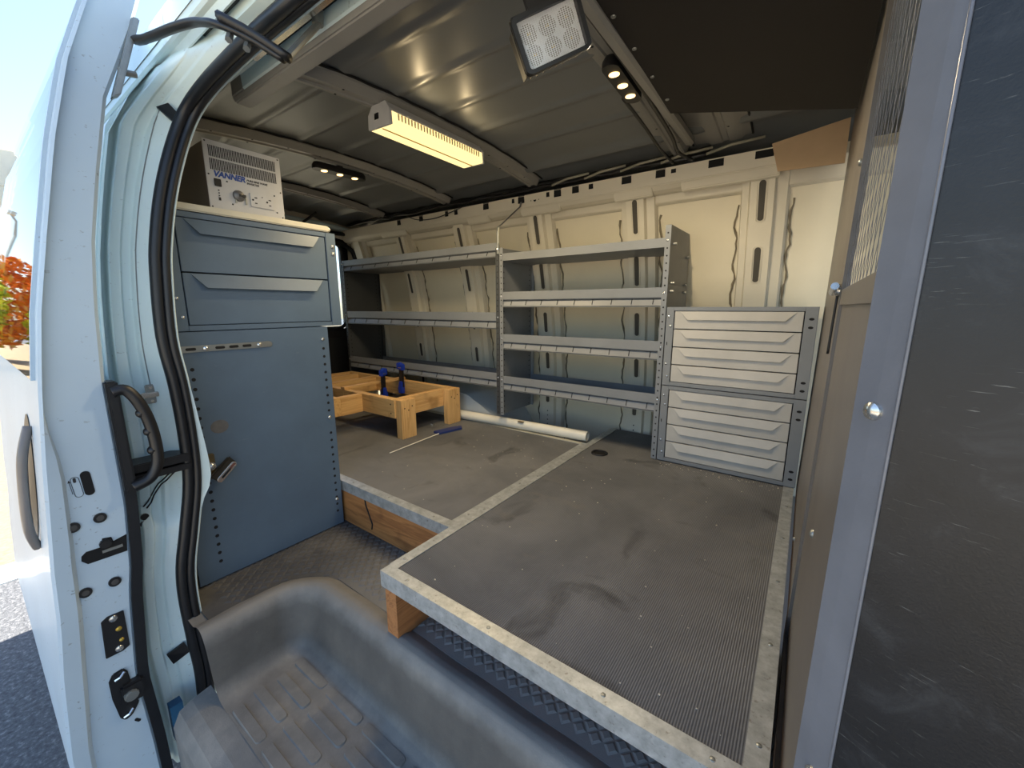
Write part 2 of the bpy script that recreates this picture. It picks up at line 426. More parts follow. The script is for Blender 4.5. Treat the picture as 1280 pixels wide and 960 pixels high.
for k, px in enumerate(POST):
    m = MB(); z = -.05; rings = []
    zz = [-.05, .2, .45, .7, .9, 1.08, 1.2, 1.24]
    for z in zz: rings.append([(px+hx, wy(z)+hy, z) for hx, hy in HAT])
    n = len(HAT); o = []
    for r in rings: o += r
    m.add(o, [(i*n+j, i*n+j+1, (i+1)*n+j+1, (i+1)*n+j) for i in range(len(zz)-1) for j in range(n-1)])
    p = m.build('wall_post', WALLW, wall, smooth=True)
    if -2.3 < px < .1:
        for za, zb in SLOTS:
            s = MB(); pts = []
            for t in range(14):
                a = math.pi*2*t/14; c, sn = math.cos(a), math.sin(a)
                pts.append((px+.0105*c, (zb-.0105 if sn >= 0 else za+.0105)+.0105*sn))
            s.add([(x, wy(z)-.0008, z) for x, z in pts], [tuple(range(14))])
            s.build('slot', HOLE, p)
            s = MB(); s.tube([(px+(x-px)*1.5, wy(z)-.0002, z+(.004 if z > (za+zb)/2 else -.004)) for x, z in pts], .0017, 5, closed=True)
            s.build('slot_rim', WALLW, p)
        s = MB()
        for q in range(7):
            s.disc((px, wy(.17+q*.03-.12)-.0004, .05+q*.025), (0, -1, 0), .0035, 8)
        s.build('post_holes', DARK, p)
    if px > -2.3:
        for sx, r0 in ((-.083, .0035), (.092, .0035)):
            rr = random.Random(k*7+int(sx*100)); path = []; rad = []
            for q in range(60):
                z = .02+q*1.13/59
                path.append((px+sx+.0045*math.sin(q*.9+k)+rr.uniform(-.003, .003), wy(z)+.046, z)); rad.append(r0*rr.uniform(.5, 1.5))
            s = MB(); s.tube(path, rad, 5); s.build('seam_sealant', SEALANT, wall, smooth='all')
# roof rail with its notches
rp = [(1.757, 1.220), (1.738, 1.228), (1.722, 1.244), (1.714, 1.300), (1.735, 1.305), (1.80, 1.305), (1.80, 1.220)]
g = MB(); g.prism(rp, 'x', X0+.05, -.13)
rail = g.build('roof_rail', WALLW, wall, bevel=.003)
for xa, xb in ((-2.3, -2.05), (-1.55, -1.4), (-1.2, -.98), (-.72, -.56), (-.45, -.13)):
    g = MB(); g.prism([(1.752, 1.208), (1.735, 1.214), (1.722, 1.242), (1.757, 1.242)], 'x', xa, xb); g.build('rail_flange', WALLW, wall, bevel=.003)
def railhole(x, z, wd, ht):
    y = 1.7215+(1.244-z)*(.008/.056)-.0006
    h = MB(); h.box(x-wd/2, x+wd/2, y-.0006, y+.002, z-ht/2, z+ht/2); h.build('rail_notch', DARK, rail)
for x, wd, ht in ((-1.691, .022, .03), (-1.62, .022, .03), (-1.408, .035, .032), (-1.235, .014, .02), (-1.187, .036, .034), (-1.037, .016, .02), (-.986, .036, .034), (-.895, .032, .03), (-.821, .02, .02), (-.663, .04, .03), (-.527, .036, .03), (-.478, .018, .014), (-.33, .05, .026), (-.18, .055, .024), (-1.9, .03, .03), (-2.1, .03, .03)):
    railhole(x, 1.284, wd, ht)
g = MB(); g.disc((-1.11, 1.7185, 1.272), (0, -1, 0), .008, 10)
for dx in (-.022, .022): g.disc((-1.11+dx, 1.7185, 1.272), (0, -1, 0), .003, 8)
g.build('rail_bolt_holes', DARK, rail)

# ---- roof skin with pressed beads
BEADS = [.54, .71, .88, 1.05, 1.225, 1.395]
def roofz(y):
    z = skin(y)
    for b in BEADS:
        d = abs(y-b)/.013
        if d < 2: z -= .0052*math.cos(min(d/2, 1)*math.pi/2)**2
    d = (y-1.60)/.03
    z -= .012*math.exp(-d*d)
    return z
ny = 260
g = MB()
g.grid(2, ny, lambda u, v: (X0+(X1-X0)*u, .36+v*1.45, roofz(.36+v*1.45)))
g.grid(2, 20, lambda u, v: (X0+(X1-X0)*u, .364+v*1.65, skin(.36+v*1.6)+.03))
roof = struct('ceiling', g, ROOFM, smooth='all')
def bow(x, wd=.055, dp=.026, y0=.50, y1=1.70, name='trim_2', fl=.035):
    m = MB(); rings = []
    P = [(-wd/2-fl, 0), (-wd/2-.008, .003), (-wd/2+.004, dp), (-.012, dp), (-.008, dp-.004), (.008, dp-.004), (.012, dp), (wd/2-.004, dp), (wd/2+.008, .003), (wd/2+fl*.6, .001)]
    n = len(P); N = 40; o = []
    for i in range(N+1):
        y = y0+(y1-y0)*i/N
        o += [(x+a, y, skin(y)-.004-b) for a, b in P]
    m.add(o, [(i*n+j, i*n+j+1, (i+1)*n+j+1, (i+1)*n+j) for i in range(N) for j in range(n-1)])
    b = struct(name, m, BOWM, smooth=True)
    h = MB()
    for i in range(9):
        y = .6+i*.125
        for sx in ((-.02, .02) if i % 2 else (.02,)): h.disc((x+sx, y, skin(y)-.004-dp), (0, 0, -1), .0036, 8)
    h.build('bow_holes', DARK, b)
    e = MB(); e.tube([(x+wd/2+fl*.62, y0+(y1-y0)*i/24, skin(y0+(y1-y0)*i/24)-.0045-.002*(i % 3 == 0)) for i in range(25)], .0035, 5)
    e.build('bow_edge_sealant', DARK, b)
    return b
bow(-1.11, name='trim_2'); bow(-1.675, name='trim_3'); bow(-.455, .05, name='trim_4'); bow(-2.25, name='trim_5'); bow(-.30, .10, .012, name='trim_6', fl=.05)

# ---- door header: drip rail, groove, soffit, sliding-door track, inner rail
HP = [(.362, 1.326), (.366, 1.321), (.374, 1.319), (.381, 1.306), (.384, 1.306), (.386, 1.330), (.396, 1.330), (.398, 1.296), (.412, 1.290), (.440, 1.292), (.455, 1.292), (.458, 1.303), (.470, 1.303), (.472, 1.296), (.477, 1.296), (.479, 1.322), (.502, 1.322), (.504, 1.296), (.515, 1.286), (.545, 1.286), (.575, 1.312), (.60, 1.340), (.60, 1.39), (.362, 1.39)]
g = MB(); g.prism(HP, 'x', -1.17, X1)
head = struct('wall_right', g, JAMBW)
g = MB(); g.prism([(.477, 1.3215), (.477, 1.3195), (.504, 1.3195), (.504, 1.3215)], 'x', -1.03, X1); g.build('track_shadow_liner', BLACK, head)
g = MB(); g.prism([(.386, 1.316), (.396, 1.316), (.396, 1.329), (.386, 1.329)], 'x', -1.06, X1); g.build('drip_rail_gasket', BLACK, head)
g = MB(); g.prism([(.362, 1.326), (.366, 1.321), (.374, 1.319), (.381, 1.306), (.43, 1.306), (.43, 1.39), (.362, 1.39)], 'x', X0, -1.168); g.build('drip_rail', JAMBW, head)
g = MB(); g.prism([(.457, 1.300), (.457, 1.292), (.474, 1.292), (.474, 1.300)], 'x', -1.02, X1); g.build('track_lip', CHROME, head)
g = MB(); g.prism([(.506, 1.294), (.513, 1.282), (.548, 1.282), (.585, 1.318), (.62, 1.352), (.62, 1.36), (.506, 1.36)], 'x', -1.24, X1)
g.build('inner_header_rail', BOWM, head, bevel=.003)
# rear quarter behind the opening: outer skin and inner skin
YIN = [(-.40, .144), (-.25, .142), (-.07, .134), (.14, .150), (.205, .160), (.35, .170), (.62, .172), (.78, .183), (.905, .197), (1.04, .222), (1.18, .251), (1.33, .310), (1.39, .328), (1.48, .360)]
YOUT = [(-.42, .010), (-.18, .006), (.01, .020), (.14, .034), (.25, .041), (.476, .062), (.63, .079), (.765, .098), (.896, .123), (1.076, .159), (1.223, .196), (1.345, .240), (1.48, .295)]
def yin(z): return lerp(YIN, z)
def yout(z): return lerp(YOUT, z)
g = MB(); g.grid(4, 20, lambda u, v: (X0+(-1.27-X0)*u, max(yin(-.42+v*1.74)+.022, (v*1.74-1.192)/1.49), -.42+v*1.74))
g.build('quarter_skin', JAMBW, head, smooth='all')
g = MB(); g.grid(4, 20, lambda u, v: (X0+(-1.25-X0)*u, yin(v*1.36)+.11+.05*max(0, v-.7)/.3, v*1.36))
g.build('quarter_inner_skin', WALLW, head, smooth='all')
# rear jamb of the opening
SEALP = [(-1.2, .252, -.40), (-1.2, .252, -.28), (-1.2, .256, -.17), (-1.2, .252, -.06), (-1.2, .250, .06), (-1.2, .256, .14), (-1.2, .274, .23), (-1.2, .296, .35), (-1.2, .301, .473), (-1.2, .298, .593), (-1.2, .290, .708), (-1.2, .298, .852), (-1.2, .307, .922), (-1.2, .325, 1.01), (-1.2, .349, 1.094), (-1.2, .379, 1.176), (-1.175, .398, 1.222), (-1.10, .410, 1.250), (-1.0, .418, 1.266), (-.9, .422, 1.274), (-.8, .424, 1.276)]
SP = smooth_path(SEALP, 5)+[Vector((x, .424, 1.276)) for x in (-.5, -.2, .2, .6)]
ST = sorted([(p.z, p.y) for p in SP[:100]])
STX = sorted([(p.z, p.x) for p in SP[:100]])
JT = [(0, -.10), (.12, -.095), (.16, -.055), (.34, -.045), (.38, -.056), (.56, -.058), (.60, -.044), (.68, -.040), (.90, -.022), (1, -.004)]
def jamb(u, v):
    z = -.42+v*1.735
    yo = max(yin(z)+.020, (z-.772)/1.49); ys = lerp(ST, z); xs = lerp(STX, z)
    w_ = .6 if z < .25 else 1
    bul = .012*math.sin(max(0, min(1, (.75-z)/.5))*math.pi)
    return (-1.2+(xs+1.2)*u+lerp(JT, u)*w_-bul*math.sin(u*math.pi), yo+(ys-yo)*u, z)
g = MB(); g.grid(60, 70, jamb)
jm = g.build('rear_jamb', JAMBW, head, smooth='all')
def jp(y, z, off=.0):
    yo = max(yin(z)+.020, (z-.772)/1.49); ys = lerp(ST, z); u = (y-yo)/(ys-yo); v = (z+.42)/1.735
    p = jamb(u, v); return (p[0]+off, y, z)
g = MB(); g.tube([jp(yin(z)+.02+(lerp(ST, z)-yin(z)-.02)*(.63 if z > .55 else .5), z, .001) for z in [.46+i*.04 for i in range(20)]], .0012, 5)
g.build('jamb_seam', plain('seam_grey', (128, 134, 134), .6), jm)
# striker plate, door check, bumpers on the jamb
m = MB()
for dz, sy in ((.012, .017), (-.012, .022)):
    c = jp(.256, .570+dz, .004); m.box(c[0]-.004, c[0]+.003, c[1]-sy/2, c[1]+sy/2, c[2]-.011, c[2]+.011)
sp_ = m.build('striker_plate', ZINC, jm, bevel=.002)
m = MB(); c = jp(.256, .570, .006); m.box(c[0]-.004, c[0]+.006, c[1]-.018, c[1]+.016, c[2]-.007, c[2]+.005); m.build('striker_slot', CHROME, sp_, bevel=.002)
m = MB()
for dz in (.016, -.017):
    c = jp(.257, .570+dz, .006); m.disc(c, (1, 0, 0), .0035, 10, .002)
m.build('striker_rivets', CHROME, sp_)
m = MB(); m.box(-1.245, -1.185, .185, .296, .405, .425); m.box(-1.245, -1.185, .19, .296, .385, .400); m.build('door_check_bar', BLACK, jm, bevel=.002)
m = MB()
m.tube([jp(.208+i*.009, .30+i*.011, .004) for i in range(9)], .0018, 6); m.tube([jp(.213+i*.009, .295+i*.0115, .004) for i in range(9)], .0018, 6)
m.build('jamb_cable', BLACK, jm, smooth='all')
m = MB()
for y, z in ((.206, .275), (.203, .258)): m.disc(jp(y, z, .003), (1, .2, 0), .008, 12, .004)
m.build('jamb_plug', BLACK, jm)
m = MB(); m.extr([jp(.196, -.095, .004), jp(.230, -.075, .004), jp(.238, -.105, .004), jp(.205, -.128, .004)], (.006, 0, 0)); m.build('lower_bumper', BLACK, jm)
m = MB(); m.extr([jp(.350, 1.215, .004), jp(.366, 1.222, .004), jp(.385, 1.188, .004), jp(.372, 1.180, .004)], (.010, -.004, 0)); m.build('upper_bumper', BLACK, jm)
# weatherstrip round the opening
g = MB(); g.tube([p+Vector((.0, -.007, 0)) for p in SP], .0122, 10); g.tube([p+Vector((.007, .009, -.002)) for p in SP], .0085, 8)
seal = struct('trim_7', g, SEAL, smooth='all')
g = MB(); g.tube([p+Vector((.004, .0195, -.003)) for p in SP], .0028, 6)
g.build('pinch_flange', JAMBW, seal, smooth='all')
g = MB(); o = []
for i in range(12):
    z = .27+i*.028; bul = lerp([(.27, 0), (.30, .006), (.33, .022), (.36, .024), (.42, .016), (.50, .006), (.58, 0)], z)
    o += [(-1.195, lerp(ST, z)+.015, z), (-1.192, lerp(ST, z)+.021+bul*.7, z)]
g.add(o, [(2*i, 2*i+1, 2*i+3, 2*i+2) for i in range(11)]); g.build('pinch_flange', JAMBW, seal)
# front pillar of the opening (outside the frame to the right)
g = MB(); g.box(.40, .55, .15, .42, -.4, 1.32); struct('door_pillar', g, JAMBW)

# ---- rear end with its two doors
g = MB()
g.box(X0-.04, X0, .2, 1.98, 1.27, 1.42); g.box(X0-.04, X0, 1.80, 1.98, -.05, 1.27); g.box(X0-.04, X0, .2, .36, -.05, 1.27)
rear = struct('wall_rear', g, WALLW, bevel=.004)
for k, (ya, yb) in enumerate(((1.085, 1.80), (.36, 1.075))):
    m = MB()
    m.box(X0-.06, X0-.01, ya, yb, -.05, .62); m.box(X0-.06, X0-.01, ya, ya+.09, .62, 1.27); m.box(X0-.06, X0-.01, yb-.055, yb, .62, 1.27); m.box(X0-.06, X0-.01, ya, yb, 1.22, 1.27)
    d = struct('door_%d' % (k+2), m, BLACK, bevel=.008)
    p = MB(); pts = []
    for cy, cz, a0 in ((yb-.12, 1.16, 0), (ya+.15, 1.16, 90), (ya+.15, .69, 180), (yb-.12, .69, 270)):
        for q in range(6):
            a = math.radians(a0+q*18); pts.append((X0-.008, cy+.065*math.cos(a), cz+.065*math.sin(a)))
    p.tube(pts, .013, 8, closed=True); p.build('window_seal', SEAL, d, smooth='all')
    p = MB(); p.box(X0-.045, X0-.04, ya+.085, yb-.05, .615, 1.225); p.build('window_pane', GLASS, d)
    p = MB(); p.box(X0-.012, X0-.004, ya+.06, yb-.06, .08, .56); p.build('door_trim_panel', plain('dark_trim_panel', (20, 22, 26), .6), d, bevel=.01)
# curved white inner frame at the rear corner
for off, mt, r in ((0, WALLW, .02), (.055, SEAL, .016), (-.05, JAMBW, .018)):
    pts = smooth_path([(X0+.05, 1.885-off, .3), (X0+.05, 1.885-off, .9), (X0+.05, 1.87-off, 1.12), (X0+.05, 1.82-off, 1.22-off*.5), (X0+.05, 1.70-off, 1.265-off*.9), (X0+.05, 1.3, 1.28-off), (X0+.05, .5, 1.28-off)], 6)
    g = MB(); g.tube(pts, r, 8); g.build('rear_frame_rim', mt, rear, smooth='all')
# wheel arch behind the shelves
g = MB()
def arch(u, v):
    a = math.pi*u; rib = .008*max(0, math.sin(u*40))**2
    return (-1.75+(.52+rib)*math.cos(a), 1.66+.3*v, (.31+rib)*math.sin(a))
g.grid(80, 6, arch); g.add([(-1.75, 1.66, 0)]+[arch(i/40, 0) for i in range(41)], [(0, i+1, i+2) for i in range(40)])
struct('wheel_arch', g, paint_white('wheel_arch_paint', (206, 212, 214), .3), smooth=True)

# ================================================================== SLIDING DOOR
XL = -1.17
g = MB()
zs = [-.40+i*.0465 for i in range(41)]
def lipw(z): return lerp([(-.35, .034), (.0, .040), (.30, .036), (.45, .030), (.50, .022), (.56, .007), (1.4, .006)], z)
o = []
for z in zs:
    a, b = yout(z), yin(z); wl = lipw(z)
    o += [(XL-.05, a, z), (XL+.010, a+.001, z), (XL+.014, a+.006, z), (XL+.012, a+wl*.8, z), (XL, a+wl, z), (XL, b-.006, z), (XL-.006, b, z), (XL-.10, b, z)]
n = 8
g.add(o, [(i*n+j, i*n+j+1, (i+1)*n+j+1, (i+1)*n+j) for i in range(40) for j in range(7)])
door = struct('door_1', g, DOORW, smooth=True)
def sheet(z0, z1, off=0, x0=-2.28, x1=XL-.045, nz=24):
    m = MB(); m.grid(3, nz, lambda u, v: (x0+(x1-x0)*u, yout(z0+(z1-z0)*v)+off, z0+(z1-z0)*v)); return m
sheet(-.40, .63, .0005).build('outer_panel', DOORW, door, smooth='all')
m = MB(); m.grid(3, 24, lambda u, v: (-2.28+1.02*u, yin(-.40+v*1.02)-.001, -.40+v*1.02)); m.build('inner_panel', DOORW, door, smooth='all')
m = MB(); m.grid(2, 12, lambda u, v: (-2.28+.07*u, yout(.60+v*.74)+.03, .60+v*.74)); m.build('rear_frame', DOORW, door)
m = MB(); z0, z1 = .635, 1.40; o = []
N = 18
for i in range(N+1):
    z = z0+(z1-z0)*i/N; y = yout(z)-.004
    o += [(-2.24, y, z), (-1.19, y, z), (-1.19, y+.004, z), (-2.24, y+.004, z)]
m.add(o, [(i*4+j, i*4+(j+1) % 4, (i+1)*4+(j+1) % 4, (i+1)*4+j) for i in range(N) for j in range(4)]+[(0, 1, 2, 3), (N*4, N*4+1, N*4+2, N*4+3)])
m.build('window_pane', GLASS, door)
m = MB(); o = []
for i in range(19):
    z = .635+.765*i/18; y = yout(z); o += [(-1.1885, y-.0055, z), (-1.1885, y+.001, z), (-1.20, y-.0055, z)]
m.add(o, [(3*i+a, 3*i+b, 3*i+3+b, 3*i+3+a) for i in range(18) for a, b in ((0, 1), (0, 2))]); m.build('pane_trim', DOORW, door)
# outer handle recess
m = MB(); pts = []
for i in range(24):
    a = 2*math.pi*i/24; pts.append((-1.36+.085*math.cos(a), .40+.145*math.sin(a)))
m.loft([[(x, yout(z)-.001, z) for x, z in pts], [(-1.36+(x+1.36)*.8, yout(z)-.006, .40+(z-.40)*.8) for x, z in pts]])
hd = m.build('outer_handle', BLACK, door, smooth=True)
m = MB(); m.tube(smooth_path([(-1.292, yout(.53)-.004, .530), (-1.280, yout(.48)-.016, .47), (-1.278, yout(.40)-.018, .39), (-1.280, yout(.33)-.016, .31), (-1.292, yout(.27)-.004, .265)], 5), .008, 8); m.build('handle_grip', plain('handle_grip_paint', (120, 112, 106), .3, 0), hd, smooth='all')
# weatherstrip on the inner edge
m = MB(); o = []
zq = [-.40+i*.035 for i in range(30)]
for z in zq:
    b = yin(z)-.002; o += [(XL+.004, b, z), (XL+.004, b+.019, z), (XL-.03, b+.021, z), (XL-.03, b, z)]
m.add(o, [(i*4+j, i*4+(j+1) % 4, (i+1)*4+(j+1) % 4, (i+1)*4+j) for i in range(len(zq)-1) for j in range(4)]+[(0, 1, 2, 3), (len(zq)*4-4, len(zq)*4-3, len(zq)*4-2, len(zq)*4-1)])
m.build('edge_weatherstrip', SEAL, door)
# inside grab handle
m = MB(); m.tube(smooth_path([(-1.15, .176, .600), (-1.148, .196, .602), (-1.145, .212, .575), (-1.145, .224, .53), (-1.145, .229, .475), (-1.145, .226, .43), (-1.147, .210, .400), (-1.15, .182, .388)], 6), .0115, 10)
hb = m.build('grab_handle', BLACK, door, smooth='all')
m = MB()
for y, z in ((.2205, .548), (.2275, .505), (.2285, .462)): m.dome((-1.146, y-.004, z), (0, -1, 0), .011, .012, 10)
m.build('finger_bumps', BLACK, hb, smooth='all')
m = MB(); m.box(-1.19, -1.152, .168, .188, .378, .622); m.build('handle_base', BLACK, door, bevel=.004)
# holes and plugs in the edge
def slab(pts, mt, name, x=XL, h=.0012, par=None, **k):
    q = MB(); q.extr([(x-.001, y, z) for y, z in pts], (h+.001, 0, 0)); return q.build(name, mt, par or door, **k)
def pill(cy, cz, r, hh, tilt=0, n=8):
    out = []
    for s in (1, -1):
        for i in range(n+1):
            a = math.pi*i/n
            y, z = r*math.cos(a)*s, s*(hh+r*math.sin(a)); out.append((cy+y*math.cos(tilt)-z*math.sin(tilt), cz+y*math.sin(tilt)+z*math.cos(tilt)))
    return out
slab(pill(.1175, .416, .0075, .019, .05), DARK, 'lock_slot')
for y, z in ((.125, .335), (.085, .331), (.127, .182), (.082, .183)):
    m = MB(); m.disc((XL-.001, y, z), (1, 0, 0), .0105, 16, .004); pl = m.build('rubber_plug', BLACK, door)
    m = MB(); m.disc((XL+.003, y, z), (1, 0, 0), .006, 12, .0015); m.build('plug_centre', plain('plug_grey', (70, 68, 66), .5), pl)
la = slab([(0.0861, 0.2537), (0.0875, 0.2638), (0.0952, 0.2704), (0.1171, 0.2700), (0.1217, 0.2884), (0.1355, 0.2852), (0.1375, 0.2747), (0.1592, 0.2802), (0.1555, 0.2421), (0.0943, 0.2430)], DARK, 'latch_opening')
m = MB(); m.cyl((XL-.01, .125, .276), (XL+.008, .125, .276), .011, 6); m.build('latch_roller', BLACK, la, bevel=.002)
m = MB(); m.box(XL, XL+.003, .118, .150, .256, .262); m.build('latch_lever', ZINC, la)
cp = slab([(.094, .102), (.105, .109), (.131, .108), (.130, .020), (.118, .014), (.090, .014)], BLACK, 'contact_plate', h=.004, bevel=.001)
for y, z, mt, r in ((.113, .100, CHROME, .0075), (.113, .024, CHROME, .0075), (.118, .071, YELLOW, .0055), (.119, .043, YELLOW, .0045)):
    m = MB(); m.dome((XL+.004, y, z), (1, 0, 0), r, .003, 12); m.build('contact_stud', mt, cp, smooth=True)
br = slab([(.086, -.045), (.094, -.030), (.112, -.028), (.118, -.040), (.120, -.075), (.126, -.130), (.112, -.152), (.100, -.156), (.092, -.145), (.086, -.09)], BLACK, 'roller_bracket', h=.006, bevel=.002)
m = MB(); m.box(XL-.02, XL+.018, .100, .140, -.115, -.065); m.build('roller_block', BLACK, br, bevel=.005)
m = MB(); m.cyl((XL+.01, .115, -.092), (XL+.024, .115, -.092), .013, 12); m.build('roller_wheel', ZINC, br, bevel=.002)
for y, z in ((.104, -.040), (.106, -.140)):
    m = MB(); m.tube([(XL+.008, y-.008, z-.004), (XL+.012, y, z), (XL+.008, y+.008, z+.006)], .003, 6); m.build('bracket_clip', CHROME, br)
slab(pill(.118, -.176, .003, .004, .6), DARK, 'drain_hole')
# sticker: an arrow and a lock outline, flat print
m = MB(); m.tube([(XL+.0006, y, z) for y, z in pill(.102, .413, .006, .016, .08)], .0005, 4, closed=True)
m.add([(XL+.0008, .094, .400), (XL+.0008, .095, .400), (XL+.0008, .093, .427), (XL+.0008, .092, .427)], [(0, 1, 2, 3)])
m.add([(XL+.0008, .0905, .425), (XL+.0008, .0945, .425), (XL+.0008, .0925, .431)], [(0, 1, 2)])
m.build('lock_sticker', INKK, door)
slab(pill(.1005, .428, .0022, .003), INKK, 'sticker_mark', h=.0009)
# upper guide arm
m = MB(); m.hexa([(XL-.01, yin(1.20)-.002, 1.18), (XL+.012, yin(1.20)-.002, 1.18), (XL+.012, yin(1.20)+.012, 1.19), (XL-.01, yin(1.2)+.012, 1.19), (XL-.01, yin(1.33)-.002, 1.345), (XL+.012, yin(1.33)-.002, 1.345), (XL+.012, yin(1.33)+.010, 1.345), (XL-.01, yin(1.33)+.01, 1.345)])
ab = m.build('arm_bracket', ZINC, door, bevel=.002)
m = MB(); m.cyl((XL+.002, yin(1.24), 1.236), (XL+.002, yin(1.24)+.028, 1.240), .006, 6); m.build('bracket_bolt', ZINC, ab)
apt = smooth_path([(-1.172, .309, 1.306), (-1.12, .318, 1.298), (-1.03, .332, 1.290), (-.973, .345, 1.285), (-.93, .349, 1.272), (-.886, .354, 1.2555), (-.84, .385, 1.232), (-.803, .42, 1.2035)], 5)
m = MB(); m.tube(apt, [.012]*4+[.0105]*(len(apt)-4), 8, flat=.55); m.build('guide_arm', BLACK, door, smooth='all')
m = MB(); m.tube(smooth_path([(-.872, .352, 1.262), (-.83, .385, 1.236), (-.792, .424, 1.2045)], 4), .013, 8, flat=.6); gp = m.build('guide_plate', BLACK, door, smooth='all')
m = MB()
for x, y, z in ((-.872, .365, 1.240), (-.850, .383, 1.227)): m.cyl((x, y, z), (x+.006, y-.006, z-.012), .006, 6)
m.build('guide_bolts', ZINC, gp)
m = MB(); m.cyl((-.80, .425, 1.21), (-.80, .488, 1.29), .006, 8); m.cyl((-.80, .488, 1.29), (-.80, .490, 1.315), .010, 12); m.build('guide_roller', ZINC, door, smooth=True)

# ================================================================== PARTITION TO THE CAB
t = thing('cargo_partition', 'black steel partition with mesh window and scuffed wing, right of the drawer cabinets', 'partition', (.05, .45, -.05))
def px_(z): return .032+.016*max(0, z-.2)/1.1              # the sheet leans a little forward
def psheet(y0, y1, z0, z1, name, mt, dx=0, th=.004, par=t, **k):
    m = MB(); m.hexa([(px_(z0)+dx, y0, z0), (px_(z0)+dx+th, y0, z0), (px_(z0)+dx+th, y1, z0), (px_(z0)+dx, y1, z0), (px_(z1)+dx, y0, z1), (px_(z1)+dx+th, y0, z1), (px_(z1)+dx+th, y1, z1), (px_(z1)+dx, y1, z1)])
    return m.build(name, mt, par, **k)
psheet(.91, 1.735, .13, 1.36, 'fixed_panel', BROWN)
psheet(.885, .930, .10, 1.36, 'hinge_post', BROWN, -.0015, .010)
psheet(.43, .89, .10, .775, 'door_lower_panel', BROWN, .004)
psheet(.43, .89, .10, .13, 'door_bottom_rail', BROWN, -.002, .012)
psheet(.43, .89, .775, .80, 'door_middle_rail', BROWN, 0, .008)
psheet(.43, .89, 1.33, 1.37, 'door_top_rail', BROWN, 0, .008)
psheet(.55, 1.0, -.02, .13, 'base_plate', DARK, .02)
# expanded mesh: two families of bars
m = MB()
def bar(ya, za, yb, zb, o):
    d = Vector((0, yb-ya, zb-za)); L = d.length; n_ = Vector((0, -d.z, d.y))/L*.0012
    P = []
    for y, z in ((ya, za), (yb, zb)):
        x = px_(z)+.004
        P.append(((x, y-n_.y, z-n_.z), (x, y+n_.y, z+n_.z), (x+.0004, y+n_.y, z+n_.z), (x+.0004, y-n_.y, z-n_.z)))
    m.hexa(list(P[0])+list(P[1]))
Y0, Y1, Z0, Z1 = .43, .888, .80, 1.335
sl = 1.9
for fam in (1, -1):
    for k in range(-40, 60):
        c = k*.036
        # line: y = Y0 + c + fam*(z-Z0)/sl
        za, zb = Z0, Z1
        ya, yb = Y0+c, Y0+c+fam*(Z1-Z0)/sl
        lo, hi = 0.0, 1.0
        for (p, q) in ((yb-ya, Y1-ya), (ya-yb, ya-Y0)):
            if abs(p) < 1e-9: continue
            r = q/p
            if p > 0: hi = min(hi, r)
            else: lo = max(lo, r)
        if hi-lo > .01: bar(ya+(yb-ya)*lo, za+(zb-za)*lo, ya+(yb-ya)*hi, za+(zb-za)*hi, .0012 if fam > 0 else 0)
m.build('expanded_mesh', BANDM, t, kind='stuff')
# latch and screws
m = MB(); m.dome((px_(.80)-.0015, .905, .800), (-1, 0, 0), .011, .010, 12); m.cyl((px_(.8)-.010, .875, .806), (px_(.8)-.010, .93, .797), .006, 10)
m.build('door_latch', CHROME, t, smooth=True)
m = MB(); m.tube(smooth_path([(px_(.79)-.004, .905, .79), (px_(.73)-.004, .907, .74), (px_(.68)-.004, .908, .69)], 4), .002, 6); m.build('latch_rod', BLACK, t, smooth='all')
for y, z in ((.93, 1.30), (.872, 1.345), (.985, 1.31), (1.10, .23), (.60, .49), (.90, 1.0)):
    m = MB(); m.dome((px_(z)-.0015, y, z), (-1, 0, 0), .006, .004, 10); m.build('screw', ZINC, t, smooth=True)
for y, z in ((.72, .075), (.66, .045), (.60, .020)):
    m = MB(); m.cyl((.052, y, z), (.040, y, z), .0055, 6); m.cyl((.053, y, z), (.050, y, z), .008, 12); m.build('bolt', CHROME, t)
# bent flange and wing panel toward the door
A, B, D = (.0375, .415), (.0582, .391), (.42, .215)
def wing(a, b, z0, z1, name, mt, tx=(0, 0)):
    q = MB(); th = .004
    la = [(a[0]-tx[0]*(z-.7), a[1]) for z in (z0, z1)]; lb = [(b[0]-tx[1]*(z-.7), b[1]) for z in (z0, z1)]
    dx, dy = b[0]-a[0], b[1]-a[1]; L = math.hypot(dx, dy); nx, ny = -dy/L*th, dx/L*th
    q.hexa([(la[0][0], la[0][1], z0), (lb[0][0], lb[0][1], z0), (lb[0][0]+nx, lb[0][1]+ny, z0), (la[0][0]+nx, la[0][1]+ny, z0), (la[1][0], la[1][1], z1), (lb[1][0], lb[1][1], z1), (lb[1][0]+nx, lb[1][1]+ny, z1), (la[1][0]+nx, la[1][1]+ny, z1)])
    return q.build(name, mt, t)
fl_ = wing(A, B, -.14, 1.36, 'wing_flange', BANDM, (-.0045, -.003))
wp = wing(B, D, -.14, 1.36, 'wing_panel', PANELB, (-.003, 0))
m = MB(); m.tube([(B[0]+.0005+.003*(z-.7), B[1]-.001, z) for z in (-.14, .3, .8, 1.36)], .0012, 6); m.build('wing_bend', BANDM, t, smooth='all')
nf = Vector((-.76, -.65, 0))
for k, z in ((.52, .694), (.62, .352), (.5, 1.10)):
    c = Vector((A[0]+(B[0]-A[0])*k+.004*(z-.7), A[1]+(B[1]-A[1])*k, z))
    m = MB(); m.dome(c, nf, .0075, .0045, 16); m.build('carriage_bolt', CHROME, t, smooth=True)

